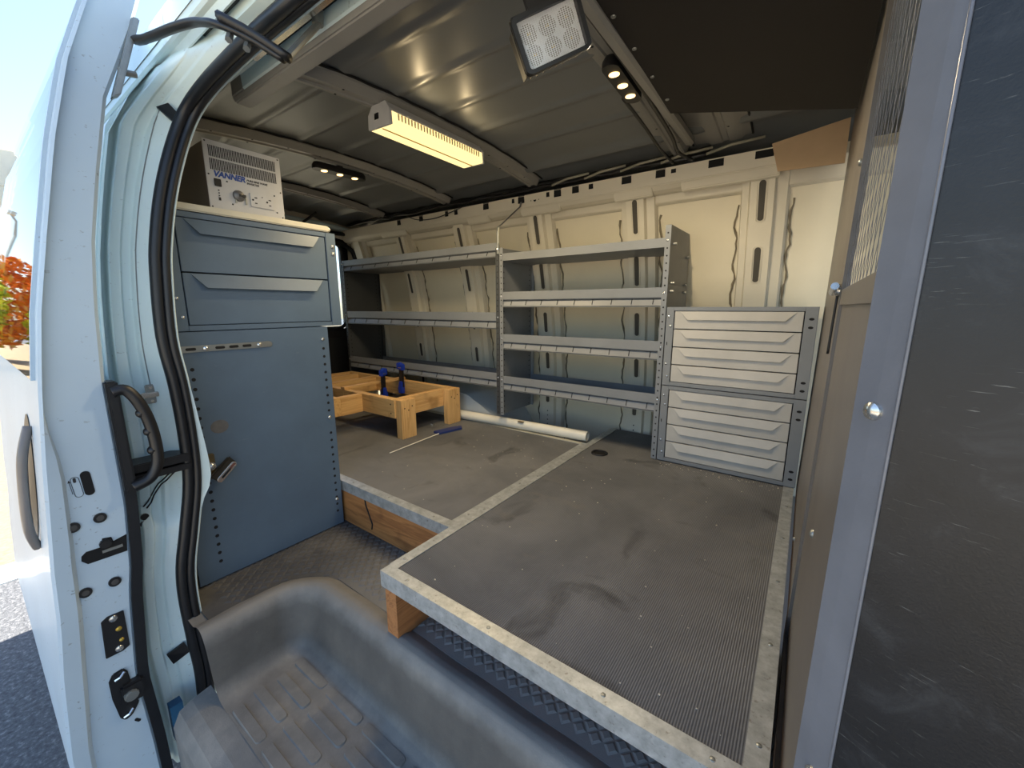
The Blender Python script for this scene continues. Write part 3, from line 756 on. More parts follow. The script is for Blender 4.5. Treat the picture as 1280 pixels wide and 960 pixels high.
# ================================================================== LOADING PLATFORMS
def strip(m, x0, x1, y0, y1, z, th=.003): m.box(x0, x1, y0, y1, z-th, z)
def screws(parent, pts, mt=ZINC, r=.0042, nrm=(0, 0, 1), h=.0018, name='screw'):
    for p in pts:
        m = MB(); m.dome(p, nrm, r, h, 8); m.build(name, mt, parent, smooth=True)
t = thing('loading_platform', 'wide raised plywood platform with ribbed rubber mat and metal edging, nearest the door', 'platform', (-.36, 1.2, 0))
m = MB(); m.box(-.735, .020, .503, 1.875, .137, .160); m.build('deck_board', TWOY, t)
m = MB(); m.box(-.716, 0, .520, 1.88, .160, .1715); m.build('rubber_mat', MAT, t)
m = MB(); m.prism([(.4985, .134), (.4985, .1745), (.527, .1745), (.527, .172), (.501, .172), (.501, .134)], 'x', -.739, .023); m.build('edge_strip', GALV, t)
m = MB(); m.prism([(-.7415, .136), (-.7415, .1742), (-.712, .1742), (-.712, .1717), (-.739, .1717), (-.739, .136)], 'y', .527, 1.88); m.build('edge_strip', GALV, t)
m = MB(); strip(m, -.006, .023, .527, 1.88, .1742, .0035); m.build('edge_strip', GALV, t)
for x, ya in ((-.735, .506), (-.37, .66), (-.02, .66)):
    m = MB(); m.box(x, x+.038, ya, 1.87, 0, .137); m.build('joist', TWOY, t)
screws(t, [(-.66+i*.232, .513, .1745) for i in range(3)]+[(-.04, .513, .1745)]+[(-.727, .56+i*.30, .1742) for i in range(5)]+[(.009, .57+i*.21, .1742) for i in range(7)])
t = thing('loading_platform', 'lower plywood platform with worn rubber mat carrying the timber frame', 'platform', (-1.6, 1.2, 0))
m = MB(); m.box(-2.62, -.744, .752, 1.63, .128, .147); m.build('deck_board', TWOX, t)
m = MB(); m.box(-2.62, -.775, .772, 1.615, .147, .1562); m.build('rubber_mat', MAT, t)
m = MB(); m.prism([(.7445, .122), (.7445, .159), (.776, .159), (.776, .1565), (.747, .1565), (.747, .122)], 'x', -2.62, -.7425); m.build('edge_strip', GALV, t)
m = MB(); strip(m, -.781, -.7455, .776, 1.63, .1592); m.build('edge_strip', GALV, t)
m = MB(); strip(m, -2.62, -.781, 1.608, 1.632, .1588); m.build('edge_strip', ALU, t)
m = MB(); m.box(-2.6, -.744, .749, .787, 0, .128); m.build('rim_board', TWOX, t)
m = MB(); m.box(-2.6, -.744, 1.58, 1.618, 0, .128); m.build('rim_board', TWOX, t)
m = MB(); m.tube([(-1.17, .7482, .125), (-1.165, .7482, .10), (-1.135, .7482, .04), (-1.14, .7482, .02)], .003, 5); m.build('wood_crack', DARK, t)
screws(t, [(-1.25, .760, .159), (-1.05, .760, .159), (-.84, .760, .159), (-.763, .83, .1592), (-.763, 1.1, .1592), (-.763, 1.4, .1592)])

# ================================================================== DRAWER CABINETS
def drawer_cabinet(label, loc, rotz, W, H, DP, mats, rows, slots_side, group=None, drop=.03):
    body, front = mats
    t = thing('drawer_cabinet', label, 'cabinet', loc, rotz, group)
    m = MB(); e = .0016
    m.box(0, W, 0.004, DP, H-e, H); m.box(0, W, 0.004, DP, 0, e); m.box(0, e, .004, DP, 0, H); m.box(W-e, W, .004, DP, 0, H); m.box(0, W, DP-e, DP, 0, H)
    m.build('carcass', body, t, local=True)
    fl, fr, ft, fb = .027, .034, .014, .014
    m = MB()
    m.box(0, fl, 0, .012, 0, H); m.box(W-fr, W, 0, .012, 0, H); m.box(fl, W-fr, 0, .012, H-ft, H); m.box(fl, W-fr, 0, .012, 0, fb)
    m.build('face_frame', body, t, local=True, bevel=.0012)
    m = MB(); m.box(fl, W-fr, .028, .032, fb, H-ft); m.build('drawer_gap', DARK, t, local=True)
    dh = (H-ft-fb)/rows
    for i in range(rows):
        z0 = fb+i*dh+.0018; z1 = z0+dh-.0036
        m = MB(); m.box(fl+.003, W-fr-.003, .0015, .026, z0, z1); d = m.build('drawer', front, t, local=True, bevel=.001)
        xa, xb = fl+.020, W-fr-.020; pr = .012 if rows < 3 else .007; th = .0018
        m = MB(); zt = z1-.001; zb = z1-drop
        f = [(xa, .0012, zt), (xb, .0012, zt), (xb-.030, .0012-pr, zb), (xa+.030, .0012-pr, zb)]
        m.extr(f, (0, th, -th*.6)); m.build('drawer_pull', front, d, local=True)
    lp = [(.010, H*.88), (.017, H*.76), (.010, H*.28), (.017, H*.12)]
    for x, z in lp:
        m = MB(); m.dome((x, 0, z), (0, -1, 0), .0048, .003, 8); m.build('screw', CHROME, t, local=True, smooth=True)
    if slots_side:
        m = MB()
        for z in (H*.87, H*.78, H*.18, H*.09):
            m.loft([[(W-.016+.007*math.cos(a)*1.0, -.0004, z+.0042*math.sin(a)) for a in [k*math.pi/6 for k in range(12)]], [(W-.016+.007*math.cos(a), .002, z+.0042*math.sin(a)) for a in [k*math.pi/6 for k in range(12)]]])
        m.box(.0065, .0095, -.0004, .002, H*.52, H*.56)
        m.build('frame_slots', DARK, t, local=True)
    return t
drawer_cabinet('upper grey four-drawer steel cabinet stacked beside the partition, under the bare wall', (-.429, 1.575, .4785), 0, .455, .2935, .285, (GREY2, GREY3), 4, True, 'four-drawer cabinets by the partition')
drawer_cabinet('lower grey four-drawer steel cabinet standing on the near platform beside the partition', (-.429, 1.575, .1757), 0, .455, .300, .285, (GREY2, GREY3), 4, True, 'four-drawer cabinets by the partition')
t = drawer_cabinet('dark blue-grey two-drawer cabinet under the inverter at the door side', (-1.293, .335, .712), math.radians(90), .455, .298, .42, (GREY, GREY), 2, False, drop=.036)
m = MB(); m.box(-.004, .435, -.004, .42, .300, .318); m.build('top_plate', ALU, t, local=True, bevel=.003)
m = MB(); m.dome((.437, .010, .309), (1, 0, 0), .008, .008, 8); m.build('plate_corner_cap', ALU, t, local=True)
for x, z in ((.443, .255), (.443, .232)):
    m = MB(); m.dome((x, 0, z), (0, -1, 0), .006, .003, 10); m.build('screw', CHROME, t, local=True, smooth=True)

# tall cabinet with perforated end panel
t = thing('storage_cabinet', 'tall blue-grey cabinet with perforated end panel and slotted strap, left of the platforms', 'cabinet', (-1.5, .53, 0))
m = MB(); m.box(-1.75, -1.296, .315, .317, .0, .71); m.box(-1.75, -1.296, .735, .737, 0, .71); m.box(-1.75, -1.296, .317, .735, .706, .71); m.build('carcass', GREY, t)
m = MB(); m.box(-1.296, -1.2935, .30, .7375, .003, .7095); ep = m.build('end_panel', GREY, t, bevel=.001)
m = MB()
for i in range(24):
    z = .665-i*.0265
    if i not in (0, 10, 11): m.disc((-1.2936, .7175, z), (1, 0, 0), .0046, 8)
    if i > 1 and i not in (12, 13): m.disc((-1.2936, .3555, z-.0), (1, 0, 0), .0050, 8)
m.build('panel_holes', DARK, ep)
for y, z in ((.7175, .669), (.7175, .402), (.3565, .375), (.7175, .10)):
    m = MB(); m.dome((-1.2935, y, z), (1, 0, 0), .006, .004, 10); m.build('screw', CHROME, t, smooth=True)
m = MB(); pts = pill(0, 0, .0085, .125)
m.extr([(-1.2935, .425+z, .6655+y) for y, z in pts], (.003, 0, 0)); st_ = m.build('slotted_strap', ZINC, t, bevel=.0008)
for i in range(7):
    if i in (2, 6): continue
    m = MB(); m.extr([(-1.2904, .325+i*.033+z, .6655+y) for y, z in pill(0, 0, .0036, .008)], (.0006, 0, 0)); m.build('strap_slot', DARK, st_)
for y in (.391, .523):
    m = MB(); m.dome((-1.2905, y, .6655), (1, 0, 0), .007, .004, 10); m.build('screw', CHROME, st_, smooth=True)
m = MB(); m.disc((-1.2934, .398, .447), (1, 0, 0), .022, 14, .0003, .019); m.build('rust_mark', plain('rust_mark', (92, 90, 88), .7, 0, .2, 60), t)
h = thing('hasp_lock', 'bronze hasp latch with bright lever, low on the tall cabinet edge beside the seal', 'latch', (-1.290, .37, .33))
m = MB(); m.box(-1.2935, -1.287, .335, .375, .305, .378); m.build('base_plate', plain('bronze_plate', (104, 92, 66), .4, .6), h, bevel=.003)
m = MB(); m.cyl((-1.287, .362, .345), (-1.278, .362, .345), .011, 12); m.dome((-1.278, .362, .345), (1, 0, 0), .009, .006, 12); m.build('pivot', CHROME, h, smooth=True)
def rotyz(pts, c, a): return [(c[0]+(y*math.cos(a)-z*math.sin(a)), c[1]+(y*math.sin(a)+z*math.cos(a))) for y, z in pts]
m = MB(); m.extr([(-1.282, y, z) for y, z in rotyz([(-.030, -.017), (.034, -.017), (.038, .012), (-.030, .015)], (.384, .328), .75)], (.012, 0, 0)); m.build('lock_case', plain('dark_bronze', (58, 54, 46), .45, .5), h, bevel=.004)
m = MB(); m.extr([(-1.270, y, z) for y, z in rotyz(pill(0, 0, .008, .024, math.pi/2), (.392, .322), .75)], (.005, 0, 0)); lv = m.build('lever', CHROME, h, bevel=.001)
m = MB(); m.extr([(-1.2652, y, z) for y, z in rotyz(pill(0, 0, .0028, .014, math.pi/2), (.390, .320), .75)], (.0008, 0, 0)); m.build('lever_slot', BLACK, lv)
m = MB(); m.extr([(-1.2650, y, z) for y, z in rotyz(pill(0, 0, .003, .006, math.pi/2), (.406, .336), .75)], (.0009, 0, 0)); m.build('lever_mark', plain('red_brown_mark', (110, 70, 62), .5), lv)

# ================================================================== SHELVING UNITS
YF, YB = 1.575, 1.85
def shelf(m, x0, x1, ztop, hlip, tray):
    zb = ztop-hlip
    if tray:
        m.prism([(YF, ztop), (YF+.0015, ztop), (YF+.0015, ztop-hlip*.52), (YF+.014, ztop-hlip*.60), (YF+.014, zb+.002), (YF+.0, zb+.002), (YF, zb), (YF+.0155, zb), (YF+.0155, ztop-hlip*.6), (YF+.001, ztop-hlip*.50), (YF, ztop-hlip*.50)], 'x', x0, x1)
    else: m.box(x0, x1, YF, YF+.002, zb, ztop)
    m.box(x0, x1, YF+.002, YB, zb, zb+.002); m.box(x0, x1, YB-.002, YB, zb, zb+.045)
def shelving(label, x0, x1, zbots, ztop, shelves, mats, tick):
    t = thing('shelving_unit', label, 'shelf', ((x0+x1)/2, 1.7, min(zbots)))
    for k, x in enumerate((x0, x1)):
        s = 1 if k == 0 else -1
        zt = ztop[k]; zbot = zbots[k]
        pts = [(YF, zbot), (YF, zt), (YB, zt+.003), (YB+.03, .6), (YB+.03, zbot)]
        m = MB(); m.extr([(x, y, z) for y, z in pts], (.0018*s, 0, 0)); m.box(x, x+.020*s, YF-.0016, YF, zbot, zt); m.box(x, x+.018*s, YB, YB+.0016, zbot, zt)
        sp = m.build('side_panel', mats[0], t)
        h = MB(); n = int((zt-zbot)/.0265)
        for i in range(n): h.disc((x+.010*s, YF-.0016, zbot+.012+i*.0265), (0, -1, 0), .0032, 8)
        h.build('post_holes', DARK, sp)
        h = MB()
        for i in range(n):
            for y in (YF+.03, YB-.02): h.disc((x+.0018*s, y, zbot+.012+i*.0265), (s, 0, 0), .0032, 6)
        h.build('post_holes', DARK, sp)
    a, b = x0+.002, x1-.002
    for zt, hl, tray in shelves:
        m = MB(); shelf(m, a, b, zt, hl, tray); sh = m.build('shelf', mats[1], t)
        if tray:
            m = MB(); m.hexa([(a+.003, YF+.008, zt-hl*.62), (b-.003, YF+.008, zt-hl*.62), (b-.003, YF+.010, zt-hl*.62), (a+.003, YF+.010, zt-hl*.62), (a+.003, YF-.001, zt-hl*.93), (b-.003, YF-.001, zt-hl*.93), (b-.003, YF+.001, zt-hl*.93), (a+.003, YF+.001, zt-hl*.93)])
            m.build('label_strip', GREY2, sh)
            m = MB(); n = tick
            for i in range(n):
                x = a+(b-a)*(i+.75)/(n+.35)
                m.hexa([(x, YF+.007, zt-hl*.58), (x+.0022, YF+.007, zt-hl*.58), (x+.0022, YF+.011, zt-hl*.58), (x, YF+.011, zt-hl*.58), (x, YF-.002, zt-hl*.86), (x+.0022, YF-.002, zt-hl*.86), (x+.0022, YF+.001, zt-hl*.86), (x, YF+.001, zt-hl*.86)])
            m.build('strip_notches', DARK, sh)
        for x in (a+.008, b-.008):
            m = MB(); m.dome((x, YF-.0016, zt-hl*.3), (0, -1, 0), .005, .003, 8); m.build('screw', CHROME, t, smooth=True)
    return t
t = shelving('four-tier grey steel shelving with label strips, between drawers and left shelving', -1.213, -.432, (.236, .1757), (1.047, 1.063), [(1.020, .033, False), (.844, .072, True), (.644, .074, True), (.438, .072, True)], (GREY2, GREY2), 9)
for y, z in ((1.61, 1.0), (1.81, .97), (1.61, .86), (1.61, .83), (1.80, .86), (1.80, .83)):
    m = MB(); m.cyl((-.432, y, z), (-.418, y, z), .005, 8); m.build('bolt', ZINC, t)
shelving('long three-tier grey steel shelving above the timber frame at the rear', -2.525, -1.216, (.17, .236), (1.06, 1.047), [(1.072, .066, True), (.748, .082, True), (.448, .074, True)], (DKGREY, GREY2), 10)
t = thing('brace_strap', 'bent pale steel strap tying the left shelving top to the roof rail', 'strap', (-1.22, 1.66, 1.06))
m = MB(); pts = [(-1.222, 1.572, 1.02), (-1.222, 1.572, 1.12), (-1.221, 1.578, 1.143), (-1.216, 1.60, 1.158), (-1.188, 1.708, 1.25), (-1.187, 1.716, 1.272)]
m.tube(pts, .006, 6, flat=.35); m.build('strap', ZINC, t)
m = MB(); m.dome((-1.222, 1.569, 1.04), (0, -1, 0), .007, .004, 8); m.build('bolt', CHROME, t)

# ================================================================== THINGS ON AND ABOVE THE CABINETS
IX = -1.305; IY0, IY1, IZ0, IZ1 = .452, .638, 1.0305, 1.200
t = thing('power_inverter', 'pale faced power inverter with vent slots and outlets on top of the two-drawer cabinet', 'inverter', (IX-.15, .545, IZ0))
m = MB(); m.box(IX-.34, IX-.003, IY0+.001, IY1-.001, IZ0, IZ1-.002); m.build('case', INVG, t, bevel=.002)
m = MB(); m.box(IX-.003, IX, IY0-.002, IY1+.002, IZ0, IZ1); fp = m.build('front_plate', INVW, t, bevel=.0008)
IW = IY1-IY0; IH = IZ1-IZ0
def iy(u): return IY0+IW*u
def iz(v): return IZ1-IH*v
for r0, r1 in ((.075, .235), (.262, .425)):
    m = MB()
    for i in range(42):
        u = .05+i*.0212; m.box(IX-.001, IX+.0004, iy(u), iy(u)+.0022, iz(r1+.0*i), iz(r0))
    m.build('vent_slots', DARK, fp)
MT = Matrix(((0, 0, 1, 0), (1, 0, 0, 0), (0, 1, 0, 0), (0, 0, 0, 1)))     # text plane facing +x, reading along +y
def itext(b, u, v, size, mat, **k):
    return text(b, size, mat, 'lettering', fp, Matrix.Translation((IX+.0002, iy(u), iz(v))) @ MT, **k)
itext('VANNER', .075, .515, .0195, INK, shear=.25, sx=.98, bold=.0009)
itext('PURE SINE WAVE', .50, .492, .0074, INKK, shear=.2, sx=.95, bold=.0002)
itext('INVERTER', .50, .538, .0074, INKK, shear=.2, sx=.95, bold=.0002)
m = MB(); m.box(IX, IX+.003, iy(.075), iy(.16), iz(.66), iz(.55)); m.build('rocker_switch', BLACK, t, bevel=.0008)
m = MB(); m.dome((IX, iy(.37), iz(.745)), (1, 0, 0), .0150, .010, 16); kn = m.build('socket_cover', plain('grey_socket_cover', (108, 106, 104), .35, .3), t, smooth=True)
m = MB(); m.box(IX+.004, IX+.012, iy(.37)-.002, iy(.37)+.014, iz(.745)-.003, iz(.745)+.003); m.build('cover_hinge', BLACK, kn)
m = MB()
for u in (.315, .45): m.box(IX, IX+.003, iy(u), iy(u)+.004, iz(.86), iz(.75))
m.build('cover_legs', ZINC, kn)
m = MB(); m.box(IX, IX+.003, iy(.52), iy(.86), iz(.875), iz(.66)); ol = m.build('outlet_plate', INVW, t, bevel=.0008)
m = MB()
for u in (.60, .80):
    m.box(IX+.003, IX+.0036, iy(u)-.004, iy(u)+.003, iz(.735), iz(.72)); m.box(IX+.003, IX+.0036, iy(u)-.004, iy(u)+.002, iz(.82), iz(.805)); m.disc((IX+.003, iy(u-.045), iz(.765)), (1, 0, 0), .0026, 8)
m.disc((IX+.003, iy(.69), iz(.70)), (1, 0, 0), .0015, 6)
m.build('outlet_openings', DARK, ol)
m = MB()
for v in (.715, .755, .795): m.disc((IX, iy(.12), iz(v)), (1, 0, 0), .0017, 8, .001)
m.box(IX, IX+.001, iy(.108), iy(.135), iz(.865), iz(.82)); m.build('indicator_lights', BLACK, t)
for u, v in ((.02, .03), (.98, .03), (.02, .5), (.98, .56), (.02, .97), (.98, .97), (.24, .56), (.88, .63), (.90, .90), (.28, .89)):
    m = MB(); m.dome((IX, iy(u), iz(v)), (1, 0, 0), .0022, .0012, 8); m.build('plate_screw', BLACK, fp)

# ---- lamps under the roof
t = thing('ceiling_light', 'lit white tube fixture with a warm glow under the middle roof bow', 'ceiling light', (-1.09, 1.06, 1.34))
y0, y1 = .842, 1.262
m = MB(); m.prism([(-1.142, 1.338), (-1.120, 1.312), (-1.050, 1.312), (-1.048, 1.340), (-1.062, 1.362), (-1.125, 1.362)], 'y', y0, y1); m.build('housing', INVW, t, bevel=.0015)
m = MB(); m.prism([(-1.145, 1.302), (-1.135, 1.299), (-1.045, 1.299), (-1.043, 1.304), (-1.047, 1.335), (-1.050, 1.311), (-1.121, 1.311), (-1.142, 1.334)], 'y', y0+.006, y1-.006); m.build('diffuser', TUBE, t)
m = MB(); m.box(-1.096, -1.091, y0+.008, y1-.008, 1.2975, 1.3005); m.build('diffuser_seam', plain('diffuser_seam_tan', (214, 170, 104), .5), t)
for ya, yb in ((y0-.003, y0+.006), (y1-.006, y1+.003)):
    m = MB(); m.prism([(-1.147, 1.301), (-1.042, 1.2975), (-1.045, 1.340), (-1.062, 1.363), (-1.125, 1.363), (-1.145, 1.340)], 'y', ya, yb); ec = m.build('end_cap', INVW, t, bevel=.001)
    if ya < .9:
        m = MB(); m.box(-1.112, -1.094, ya-.002, ya, 1.322, 1.338); m.build('switch', BLACK, ec)
m = MB()
for i in range(30): m.box(-1.0475, -1.0445, .87+i*.0125, .8755+i*.0125, 1.312, 1.333)
m.build('side_louvres', plain('louvre_white', (250, 224, 170), .5), t)
def led_lamp(label, c, L, wd, tilt, LEDW):
    t = thing('led_lamp', label, 'lamp', c, tilt, 'small black three-light lamps under the roof')
    m = MB(); pts = pill(0, 0, wd/2, L/2-wd/2); m.loft([[(a, b, .0) for a, b in pts], [(a*1.0, b, .014) for a, b in pts], [(a*.8, b*.94, .026) for a, b in pts]])
    b = m.build('lamp_body', BLACK, t, local=True, smooth=True)
    m = MB(); m.box(-.008, .008, -.012, .012, .024, .034); m.build('mounting_foot', BLACK, t, local=True)
    for k in (-1, 0, 1):
        y = k*L*.29
        m = MB(); m.extr([(a, yy, .0) for a, yy in [(wd*.32*math.cos(q*math.pi/6), y+wd*.27*math.sin(q*math.pi/6)) for q in range(12)]], (0, 0, -.0015)); m.build('lens', LED, t, local=True)
        l = bpy.data.lights.new('led', 'SPOT'); l.energy = LEDW; l.color = (1, .82, .55); l.spot_size = 3.0; l.spot_blend = .5; l.shadow_soft_size = 0
        lo = bpy.data.objects.new('lamp_light', l); COL.objects.link(lo); lo.parent = t; lo.location = (0, y, -.006)
for i in range(5):
    l = bpy.data.lights.new('tube', 'SPOT'); l.energy = TUBEW; l.color = (1, .76, .42); l.shadow_soft_size = 0; l.spot_size = math.radians(172); l.spot_blend = 1
    lo = bpy.data.objects.new('tube_light', l); COL.objects.link(lo); lo.parent = t; lo.location = (0, -.17+i*.085, -.05)
for i in range(2):
    l = bpy.data.lights.new('tube_side', 'SPOT'); l.energy = .2; l.color = (1, .76, .42); l.shadow_soft_size = 0; l.spot_size = 2.5; l.spot_blend = 1
    lo = bpy.data.objects.new('tube_light', l); COL.objects.link(lo); lo.parent = t; lo.location = (.056, -.10+i*.2, -.022); lo.rotation_euler = (0, math.radians(-112), 0)
led_lamp('small black three-light lamp lit under the roof beside the dark overhead board', (-.452, 1.112, 1.3325), .215, .042, math.radians(2), 2.1)
led_lamp('small black three-light lamp lit under the roof bow behind the inverter', (-1.70, 1.085, 1.3335), .235, .046, math.radians(-4), .85)
# ---- square work lamp
wl_c = EYE+Vector((-.5904, .9858, .6661))*.64
mvp = cam.matrix_world.to_3x3()
fwd_ = (mvp @ Vector((0, 0, -1))); rgt = mvp @ Vector((1, 0, 0)); upv = mvp @ Vector((0, 1, 0))
e1 = (rgt*.905+upv*.425).normalized()                     # lower edge of the lens rises to the right
e2 = (upv*.91-rgt*.30-fwd_*.42); e2 = (e2-e1*e2.dot(e1)).normalized()
nn = e1.cross(e2)
if nn.dot(fwd_) > 0: nn = -nn
t = thing('work_lamp', 'square black work lamp with six reflectors hanging from the roof by the door', 'lamp', tuple(wl_c))
ML = Matrix(((e1.x, e2.x, nn.x, 0), (e1.y, e2.y, nn.y, 0), (e1.z, e2.z, nn.z, 0), (0, 0, 0, 1))); ML = Matrix.Translation(wl_c) @ ML @ Matrix.Diagonal((1, .66, 1, 1))
def wb(m): m.v = [tuple(ML @ Vector(p)) for p in m.v]; return m
def rrect(w_, h_, r, n=4):
    out = []
    for cx, cy, a0 in ((w_-r, h_-r, 0), (-w_+r, h_-r, 90), (-w_+r, -h_+r, 180), (w_-r, -h_+r, 270)):
        for k in range(n+1):
            a = math.radians(a0+90*k/n); out.append((cx+r*math.cos(a), cy+r*math.sin(a)))
    return out
s_ = .0585
m = MB(); outer = rrect(s_, s_*1.02, .012); inner = rrect(s_*.86, s_*.86, .006)
m.loft([[(x, y, -.004) for x, y in outer], [(x, y, .0) for x, y in outer], [(x*.985, y*.985, .003) for x, y in outer], [(x, y, .003) for x, y in inner], [(x, y, -.012) for x, y in inner], [(x, y, -.004) for x, y in outer]], False)
wb(m).build('bezel', BLACK, t, smooth=True)
m = MB(); m.loft([[(x*.97, y*.97, -.0135) for x, y in outer], [(x*.9, y*.9, -.034) for x, y in outer]]); wb(m).build('housing', BLACK, t, smooth=True)
m = MB()
for i in range(9): m.box(-.050+i*.0122, -.047+i*.0122, -.050, .050, -.060, -.034)
for i in range(7): m.box(.050, .060, -.045+i*.015, -.042+i*.015, -.05, -.006)
wb(m).build('cooling_fins', BLACK, t)
m = MB(); m.box(-s_*.86, s_*.86, -s_*.86, s_*.86, -.0130, -.0115)
wb(m).build('reflector_plate', plain('bright_reflector', (236, 238, 240), .3, .15, .05), t)
for i in range(3):
    for j in range(2):
        cx, cy = (-.033+i*.033), (-.024+j*.048)*.9
        m = MB(); R0 = [(cx+.0145*math.cos(a*math.pi/8), cy+.0215*math.sin(a*math.pi/8), -.0105) for a in range(16)]; R1 = [(cx+.006*math.cos(a*math.pi/8), cy+.0095*math.sin(a*math.pi/8), -.0113) for a in range(16)]
        m.loft([R0, R1]); rf = wb(m).build('reflector_cup', plain('grey_reflector_cup', (150, 146, 138), .3, .5), t, smooth=True)
        m = MB(); m.box(cx-.003, cx+.003, cy-.003, cy+.003, -.0103, -.0095); wb(m).build('led_chip', YELLOW, rf)
m = MB()
for i in range(26): x = -.049+i*.00392; m.box(x, x+.0012, -.049, .049, -.0085, -.0075)
for i in range(26): y = -.049+i*.00392; m.box(-.049, .049, y, y+.0012, -.0085, -.0075)
wb(m).build('lens_ribs', plain('lens_rib_white', (250, 250, 250), .25), t)
m = MB(); m.box(-s_*.87, s_*.87, -s_*.87, s_*.87, -.006, -.004); wb(m).build('lens', LENSG, t)
m = MB(); m.box(-.052, .052, .050, .068, -.030, -.014); m.box(-.020, .020, .060, .20, -.028, -.022); wb(m).build('bracket', BLACK, t, bevel=.002)

# ---- dark overhead board, cardboard, wiring
t = thing('overhead_board', 'dark brown overhead board screwed under the roof, reaching the partition top', 'board', (-.17, .8, 1.28))
m = MB(); P = [(-.392, .20, 1.352), (.041, .20, 1.262), (.041, 1.336, 1.232), (-.392, 1.336, 1.330)]
m.extr(P, (0, 0, .005)); m.build('board', OVERB, t)
m = MB(); m.prism([(-.415, 1.332), (-.395, 1.328), (-.388, 1.334), (-.388, 1.352), (-.415, 1.352)], 'y', .45, 1.62); m.build('edge_angle', BOWM, t)
for y in (.86, .98, 1.11, 1.24):
    z = 1.352-.022*(y-.2)/1.136-.0045
    m = MB(); m.dome((-.375, y, z), (0, 0, -1), .0055, .003, 8); m.build('screw', ZINC, t, smooth=True)
t = thing('cardboard_sheet', 'brown cardboard sheet tucked under the roof above the bare wall by the partition', 'cardboard', (-.06, 1.70, 1.21))
m = MB(); m.extr([(-.135, 1.692, 1.214), (.040, 1.688, 1.206), (.040, 1.695, 1.336), (-.160, 1.700, 1.306)], (0, .003, 0)); m.build('sheet', CARD, t)
rr = random.Random(11)
t = thing('wire_harness', 'black taped wire bundle running along the top of the far wall', 'wire', (-1.2, 1.72, 1.31))
for k in range(4):
    path = [(X0+.15+i*.065, 1.700+.012*k+rr.uniform(-.006, .006), 1.318+.009*k+rr.uniform(-.006, .006)) for i in range(36)]
    m = MB(); m.tube(smooth_path(path, 2), .007 if k < 3 else .004, 6); m.build('wire', BLACK, t, smooth='all')
m = MB()
for i in range(5): x = -1.0+i*.16; m.tube([(x, 1.69, 1.312), (x+.08, 1.688, 1.326), (x+.18, 1.69, 1.33)], .005, 6)
m.build('pale_conduit', plain('pale_conduit', (150, 146, 130), .5), t, smooth='all')
m = MB(); m.tube(smooth_path([(-2.0, 1.695, 1.305), (-1.9, 1.69, 1.272), (-1.75, 1.685, 1.262), (-1.6, 1.69, 1.285), (-1.5, 1.70, 1.31)], 5), .0025, 6); m.build('loose_wire', BLACK, t, smooth='all')
t = thing('wire_harness', 'black wire bundle sagging across the rear door header', 'wire', (X0+.06, 1.2, 1.3))
for k in range(3):
    path = [(X0+.06+.01*k, .45+i*.11, 1.315-.0035*i+rr.uniform(-.008, .008)) for i in range(12)]+[(X0+.1, 1.80, 1.27), (X0+.14, 1.82, 1.20), (X0+.15, 1.84, 1.13), (X0+.16, 1.84, 1.08)]
    m = MB(); m.tube(smooth_path(path, 3), .011, 6); m.build('wire', BLACK, t, smooth='all')
m = MB(); m.tube([(X0+.08, 1.42, 1.30), (X0+.14, 1.50, 1.375)], .008, 6); m.build('wire_branch', BLACK, t)
t = thing('roof_wire', 'black wire bundle running along the roof bow beside the lit lamp and overhead board', 'wire', (-.42, 1.2, 1.34))
m = MB(); m.tube(smooth_path([(-.418, .55, 1.345), (-.420, .9, 1.345), (-.418, 1.1, 1.338), (-.425, 1.3, 1.336), (-.43, 1.5, 1.325), (-.44, 1.62, 1.315), (-.41, 1.70, 1.305)], 6), .006, 7); m.build('wire', BLACK, t, smooth='all')
m = MB(); m.tube(smooth_path([(-.485, 1.2, 1.345), (-.487, 1.4, 1.335), (-.49, 1.58, 1.322), (-.47, 1.68, 1.30)], 6), .005, 7); m.build('wire', BLACK, t, smooth='all')

# ================================================================== THINGS ON THE LOWER PLATFORM
ZP = .1563
t = thing('timber_frame', 'pine frame on short legs standing on the lower platform', 'frame', (-1.9, 1.35, ZP))
zt, zb = .344, .254
def beam(x0, x1, y0, y1, z0=zb, z1=zt, mt=None, name='beam'):
    m = MB(); m.box(x0, x1, y0, y1, z0, z1); return m.build(name, mt or (PINEX if x1-x0 > y1-y0 else PINEY), t, bevel=.0012)
lg = [beam(-1.530, -1.490, 1.176, 1.262, ZP, zt, PINEZ, 'leg'), beam(-1.530, -1.490, 1.487, 1.573, ZP, zt, PINEZ, 'leg')]
beam(-1.95, -1.531, 1.170, 1.208)                          # front rail
beam(-1.568, -1.532, 1.208, 1.536)                         # end rail
beam(-2.50, -1.531, 1.536, 1.572)                          # back rail
b1 = beam(-1.975, -1.938, 1.17, 1.574, zt+.0005, zt+.014, PINEY, 'slat')
beam(-1.82, -1.784, 1.052, 1.170, zb-.002, zt-.001)        # short block
beam(-2.50, -1.784, 1.016, 1.052)                          # outer front rail
beam(-2.215, -2.178, 1.208, 1.536); beam(-2.30, -1.95, 1.170, 1.208)
beam(-2.40, -2.365, 1.052, 1.536)
beam(-2.50, -2.462, 1.052, 1.536)
for x, y in ((-2.48, 1.47), (-2.48, 1.06)): beam(x-.02, x+.02, y, y+.06, ZP, zb-.0005, PINEZ, 'leg')
for lo_, yy in ((lg[0], 1.176), (lg[1], 1.487)):
    for dy, dz in ((.02, .04), (.065, .035), (.043, .052)):
        m = MB(); m.disc((-1.4900, yy+dy, zt-dz), (1, 0, 0), .0035, 8); m.build('nail_hole', DARK, lo_)
m = MB()
for z in (.275, .32): m.disc((-1.56, 1.1700, z), (0, -1, 0), .004, 8)
m.build('nail_holes', DARK, t)
t = thing('black_board', 'thin black board lying low inside the pine frame', 'board', (-1.74, 1.38, .256))
